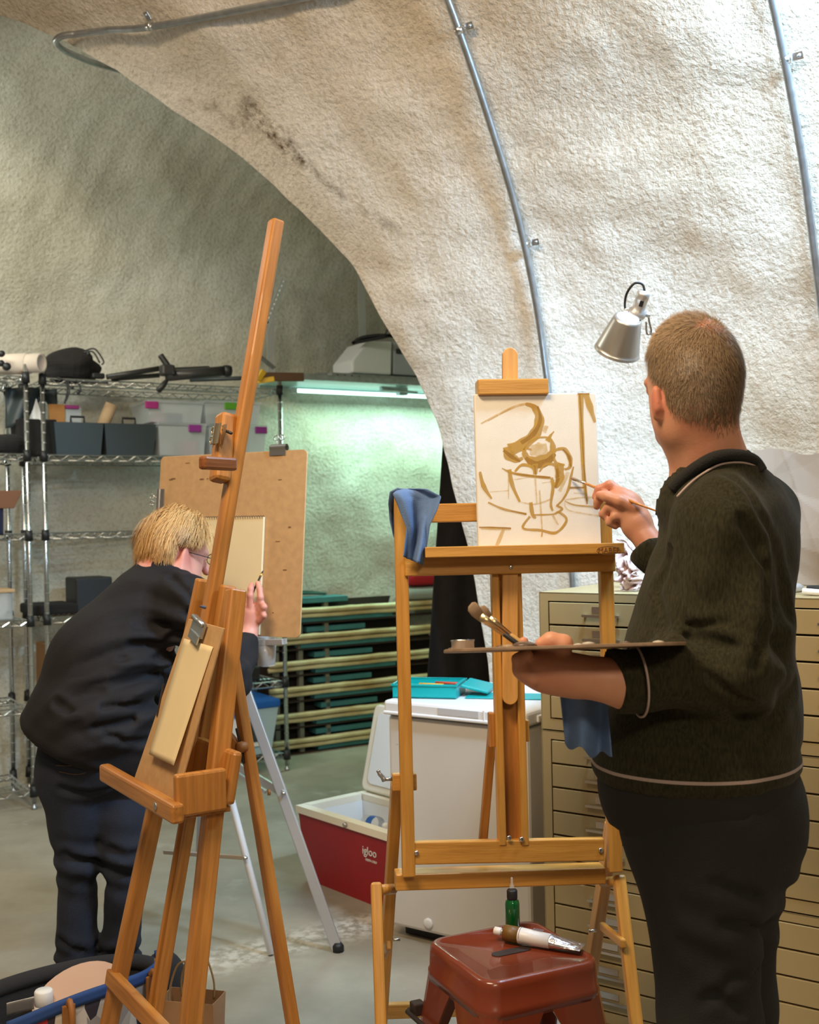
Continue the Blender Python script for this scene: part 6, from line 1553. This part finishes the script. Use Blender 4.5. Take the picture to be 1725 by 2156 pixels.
    def rag(u, w):
        x = 1184 + (1272 - 1184) * u + (w * (6 + 12 * u)) - 12 * (1 - w) * (.5 - u); y = 1452 + w * (116 + 22 * math.sin(u * 2.4 - .2) + 8 * math.sin(u * 14))
        return P(x, y, 2.03 + .022 * math.sin(u * 9 + 1.5 * w) * (.4 + .6 * w))
    o = sheet('wiping_rag', rag, 40, 36, M_RAG, None, .0018); tag(o, 'blue wiping rag hanging below the painter\'s forearm', 'rag')
painter()

# ================================================================== the man bending to draw
def draughtsman():
    rng = np.random.default_rng(8)
    FM = Vector((.75, .66, 0)); RM = Vector((.66, -.75, 0)); TA = (FM, RM, UP)
    FH = Vector((.78, .55, -.20)).normalized(); RH = FH.cross(UP).normalized(); UH = RH.cross(FH); HA = (FH, RH, UH)
    hc = P(371, 1146, 3.58)
    head = [ELL(hc, (.098, .075, .100), HA, .02), ELL(hc - FH * .02 - UH * .02, (.076, .072, .08), HA, .03), ELL(hc + FH * .042 - UH * .072, (.052, .054, .074), HA, .03), ELL(hc + FH * .075 - UH * .118, (.022, .026, .018), HA, .02),
            CAP(hc + FH * .092 - UH * .03, hc + FH * .118 - UH * .066, .009, .014, .012), ELL(hc + FH * .085 - UH * .012, (.02, .05, .014), HA, .015), ELL(hc + FH * .09 - UH * .096, (.012, .024, .009), HA, .01), ELL(hc + RH * .045 + FH * .01 - UH * .085, (.04, .022, .04), HA, .03)]
    for s in (-1, 1):
        e = hc + RH * s * .077 - FH * .004 - UH * .045
        head += [ELL(e + RH * s * .014, (.021, .0075, .037), ((FH - RH * s * .75).normalized(), (RH + FH * s * .75).normalized(), UH), .006), ELL(e - UH * .030, (.010, .007, .010), HA, .006), ELL(hc + FH * .088 + RH * s * .031 - UH * .028, (.009, .012, .010), HA, .006)]
    nb = P(338, 1225, 3.53); skull = list(head)
    neck = [CAP(hc - UH * .07 - FH * .02, nb, .056, .064, .03)]
    rs, ls = P(396, 1275, 3.43), P(304, 1290, 3.66); re, le = P(486, 1432, 3.55), P(330, 1450, 3.78); rw, lw = P(522, 1338, 3.755), P(420, 1480, 3.86)
    pel = P(178, 1560, 3.37)
    body = skull + neck + [CAP(nb - UP * .03, pel, .11, .12, .05), CAP(ls, rs, .06, .06, .04), CAP(rs, re, .046, .04, .03), CAP(re, rw, .04, .028, .02), CAP(ls, le, .046, .04, .03), CAP(le, lw, .04, .028, .02)]
    rp = P(530, 1296, 3.765)
    body += [CAP(rw, rp, .028, .030, .02, Vector((0, 1, 0)), 1.4), ELL(rp + Vector((.004, 0, .004)), (.033, .020, .038), None, .02)]
    body += chain([P(543, 1280, 3.755), P(549, 1258, 3.745), P(547, 1240, 3.755), P(543, 1228, 3.77)], [.0125, .011, .010, .0085])
    body += chain([P(528, 1276, 3.755), P(527, 1254, 3.75), P(528, 1240, 3.755), P(530, 1231, 3.77)], [.0125, .011, .010, .0085])
    body += chain([P(549, 1292, 3.75), P(556, 1278, 3.735), P(551, 1268, 3.75)], [.012, .011, .009]); body += chain([P(548, 1306, 3.75), P(556, 1296, 3.735), P(551, 1286, 3.745)], [.011, .0095, .008])
    body += chain([P(518, 1305, 3.76), P(514, 1280, 3.77), P(522, 1258, 3.785), P(532, 1243, 3.79)], [.014, .0125, .011, .009])
    body += [ELL(lw + Vector((.04, .02, 0)), (.045, .03, .03), None, .02)] + sum([chain([lw + Vector((.05, .03 * k - .03, .01)), lw + Vector((.10, .03 * k - .03, .0)), lw + Vector((.125, .03 * k - .03, -.02))], [.011, .0095, .008]) for k in range(4)], []) + chain([lw + Vector((.03, -.03, .01)), lw + Vector((.07, -.055, .02)), lw + Vector((.10, -.05, .015))], [.013, .011, .009])
    legs = ((P(146, 1625, 3.34), P(164, 1800, 3.36), P(160, 2040, 3.37)), (P(238, 1640, 3.43), P(266, 1800, 3.36), P(254, 2050, 3.40)))
    legs = [(h, k, Vector((a.x, a.y, .09))) for h, k, a in legs]
    for h, k_, a in legs: body += [CAP(h, k_, .07, .040, .03), CAP(k_, a, .038, .030, .03)]
    root = sdf_mesh('person', body, .0046, M_SKINL)
    tag(root, 'blond man in a black jacket bending over to draw on the board', 'person')
    flush(root, [(hc + RH * q * .083 - FH * .004 - UH * .045, .034, .85) for q in (-1, 1)] + [(rp, .05, .3), (hc + FH * .09 - UH * .06, .04, .3)])
    # jacket
    fold = sines(101, 10, 12, 30)
    hip = P(172, 1530, 3.37); mid = P(222, 1400, 3.43); top = P(318, 1280, 3.52)
    jk = [ELL(hip, (.155, .190, .15), TA, .05), CAP(hip, mid, .165, .162, .05), CAP(mid, top, .160, .140, .05), CAP(ls, rs, .080, .088, .05), CAP(nb + UP * .0, top, .075, .10, .04), CAP(nb - UP * .02, nb + (hc - UH * .07 - FH * .02 - nb).normalized() * .074, .082, .078, .03, cut=True), CAP(nb, rs, .066, .075, .04), CAP(rs, re, .078, .064, .04), CAP(re, P(519, 1352, 3.73), .062, .044, .02, cut=True), CAP(ls, le, .07, .06, .04), CAP(le, lw, .058, .045, .02, cut=True),
          CAP(P(230, 1480, 3.36), P(275, 1600, 3.38), .13, .085, .05)]
    h0, h1 = P(40, 1518, 3.37), P(310, 1652, 3.37); hd = (h1 - h0).normalized(); hn = Vector((-hd.z, 0, hd.x))
    if hn.z < 0: hn = -hn
    sp = (top - hip).normalized()
    def post(G, X, Y, Z):
        a = (X - hip.x) * sp.x + (Y - hip.y) * sp.y + (Z - hip.z) * sp.z; s = X * .94 - Z * .33
        G = G + .0045 * fold(X, Y, Z)
        cx, cz = X - (rs.x - .05), Z - (rs.z - .16)
        w_ = np.sin(85 * (Z * .95 - X * .28) + 6 * np.sin(9 * X)); G = G + .016 * np.exp(-(cx * cx + cz * cz) / .034) * np.sign(w_) * np.abs(w_) ** 1.6
        bx, bz = X - (hip.x + .14), Z - (hip.z + .08); w_ = np.sin(66 * (Z - .75 * X) + 3 * np.sin(14 * X)); G = G + .014 * np.exp(-(bx * bx + bz * bz) / .022) * np.sign(w_) * np.abs(w_) ** 1.5
        for px in ([(402, 1292), (340, 1318), (285, 1322)], [(398, 1325), (335, 1352), (275, 1358)], [(392, 1362), (325, 1388), (255, 1392)], [(386, 1402), (318, 1432), (240, 1442)], [(340, 1455), (280, 1482), (215, 1492)], [(325, 1500), (262, 1522), (200, 1530)], [(360, 1215), (385, 1240), (405, 1262)], [(310, 1560), (262, 1560), (225, 1548)], [(120, 1480), (150, 1500), (190, 1505)]):
            G = crease(G, X, Y, Z, jk, px, 3.0, 3.8, .011, .010)
        dpl = (X - h0.x) * hn.x + (Z - h0.z) * hn.z
        G = G - .006 * np.exp(-((dpl - .02) / .018) ** 2)
        return np.maximum(G, -dpl)
    sdf_mesh('jacket', jk, .0085, M_JACKET, root, post)
    na = (hc - UH * .07 - FH * .02 - nb).normalized(); n1 = na.cross(RM).normalized(); n2 = na.cross(n1); co = nb + na * .073
    tube('collar', [co + n1 * .070 * math.cos(t) + n2 * .070 * math.sin(t) for t in [2 * math.pi * k / 32 for k in range(33)]], .011, mat('collar_rib', (.010, .010, .012), .9), root, 8)
    # jeans
    wr = sines(103, 12, 14, 40)
    jn = [ELL(P(186, 1580, 3.38), (.14, .155, .14), TA, .05)]
    for h, k_, a in legs: jn += [CAP(h, k_, .098, .062, .03), CAP(k_, a, .060, .054, .012), CAP(a, Vector((a.x, a.y, .03)), .055, .056, .012)]
    def jp(G, X, Y, Z):
        G = G + .004 * wr(X, Y, Z * 1.4)
        for px in ([(140, 1795), (175, 1812), (205, 1805)], [(235, 1790), (265, 1806), (295, 1795)], [(138, 1830), (170, 1840)], [(130, 1980), (165, 2000), (200, 1985)], [(215, 1990), (245, 2005), (275, 1995)], [(130, 1660), (190, 1668), (240, 1650)]): G = crease(G, X, Y, Z, jn, px, 3.0, 3.8, .009, .010)
        for h, k_, a in legs: G = G + .006 * np.exp(-((Z - k_.z + .02) / .07) ** 2) * np.exp(-((X - k_.x) / .1) ** 2) * np.sin(105 * Z + 30 * X) + .005 * np.exp(-((Z - .14) / .06) ** 2) * np.sin(130 * Z + 12 * X)
        return np.maximum(np.maximum(G, Z - .93), .02 - Z)
    sdf_mesh('jeans', jn, .0085, M_JEANS, root, jp)
    for k, pts in enumerate(([(100, 1578), (130, 1590), (165, 1588)], [(118, 1612), (160, 1610), (205, 1585)], [(125, 1625), (170, 1630), (212, 1607)])):
        tube('stitching', spline([P(x, y, surf(jn, x, y, 3.0, 3.6) - .003) for x, y in pts], 6), .0011, mat('jean_thread', (.13, .09, .06), .9), root, 4)
    for h, k_, a in legs:
        b0 = Vector((a.x, a.y, 0)); shp = [CAP(b0 + UP * .05 - FM * .03, b0 + UP * .035 + FM * .15, .045, .036, .02), CAP(b0 + UP * .06, b0 + UP * .1, .045, .045, .02)]
        sdf_mesh('shoe', shp, .007, M_SHOE, root, lambda G, X, Y, Z: np.maximum(G, .001 - Z))
    # hair: combed back from the brow, full at the nape
    def test(d):
        f, s, u = d[:, 0], d[:, 1], d[:, 2]
        low = np.interp(f, [-1, -.5, -.2, .0, .2, .45, .7, 1], [-.85, -.85, -.72, -.15, -.05, .05, .40, .60]); ear = (np.abs(f + .04) < .30) & (u < .02) & (u > -.9)
        return (u > low + rng.normal(size=len(u)) * .04) & ~ear
    hp = skull[:3] + neck
    d, p, g = scalp(hp, hc, HA, 15000, test, rng); n = len(d); A = np.array([npv(v) for v in HA])
    top_ = np.clip((d[:, 2] - .1) / .6, 0, 1)
    flow = np.stack([-.55 * top_ + np.where(d[:, 0] > .3, .25, -.2), d[:, 1] * .6 + .25 * top_ * np.sign(d[:, 1] + .2), -.25 * top_ - .95 * (1 - top_)], 1) @ A
    clump = np.stack([sines(110 + i, 8, 60, 140)(p[:, 0], p[:, 1], p[:, 2]) for i in range(3)], 1) * .30; flow += clump + rng.normal(size=(n, 3)) * .10; flow -= g * (flow * g).sum(1, keepdims=True) * .85; flow /= np.linalg.norm(flow, axis=1, keepdims=True) + 1e-9
    near = (np.abs(d[:, 1]) > .35) & (d[:, 2] < .62) & (d[:, 0] > -.42)
    nape = (d[:, 0] < -.3) & (d[:, 2] < -.2)
    ln = np.where(near, .014, np.where(nape, .090, .050 + .020 * top_)) * rng.uniform(.75, 1.2, n); t = np.linspace(0, 1, 6)[None, :, None]; L = ln[:, None, None]
    path = p[:, None] - g[:, None] * .003 + g[:, None] * ((.012 + .016 * rng.random(n)[:, None, None]) * np.sin(np.minimum(t * 2.2, 1.9)) * (1.0 + .5 * top_[:, None, None])) + flow[:, None] * (L * t) + np.array([0, 0, -1.]) * (L * .45 * t * t)
    tone = np.clip(.42 + .40 * top_ * (.5 + .5 * (clump[:, 0] > 0)) + .18 * clump[:, 1] / .3 * .5 + rng.normal(size=n) * .13, 0, 1)
    grow('hair', p, g, path, rng.uniform(.0007, .0012, n), tone, hair_mat('blond_hair', (.32, .125, .020), (.86, .58, .26)), root)
    # glasses
    gl = thing('spectacles', 'thin dark framed spectacles on the bending man', 'glasses', hc + FH * .1)
    for s in (-1, 1):
        c = hc + FH * .112 + RH * s * .034 - UH * .028
        tube('lens_rim', [c + RH * .024 * math.cos(t) + UH * .017 * math.sin(t) - FH * .004 * abs(math.cos(t)) for t in [2 * math.pi * k / 24 for k in range(25)]], .0014, M_BLACK, gl, 6)
        lathe('lens', [(.0005, 0), (.017, 0)], c, M_GLASSY, gl, (RH * 1.38, UH, FH), 20, caps=False)
        tube('temple_arm', [c + RH * s * .024, hc + RH * s * .082 + FH * .05 - UH * .025, hc + RH * s * .084 - FH * .0 - UH * .022], .0014, M_BLACK, gl, 6)
    tube('bridge', [hc + FH * .112 + RH * s * .010 - UH * .024 for s in (-1, 1)], .0014, M_BLACK, gl, 6)
    r = thing('pencil', 'black pencil with gold end in the drawing hand', 'pencil', P(538, 1240, 3.78))
    a, b = P(531, 1250, 3.765), P(554, 1202, 3.79); tube('barrel', [a, a.lerp(b, .72)], .0038, M_BLACK, r, 6); tube('gold_end', [a.lerp(b, .72), a.lerp(b, .9)], .0040, mat('gold_foil', (.7, .45, .12), .3, .9), r, 8); tube('tip', [a.lerp(b, .9), b], [.0036, .0018], M_BLACK, r, 6)
draughtsman()
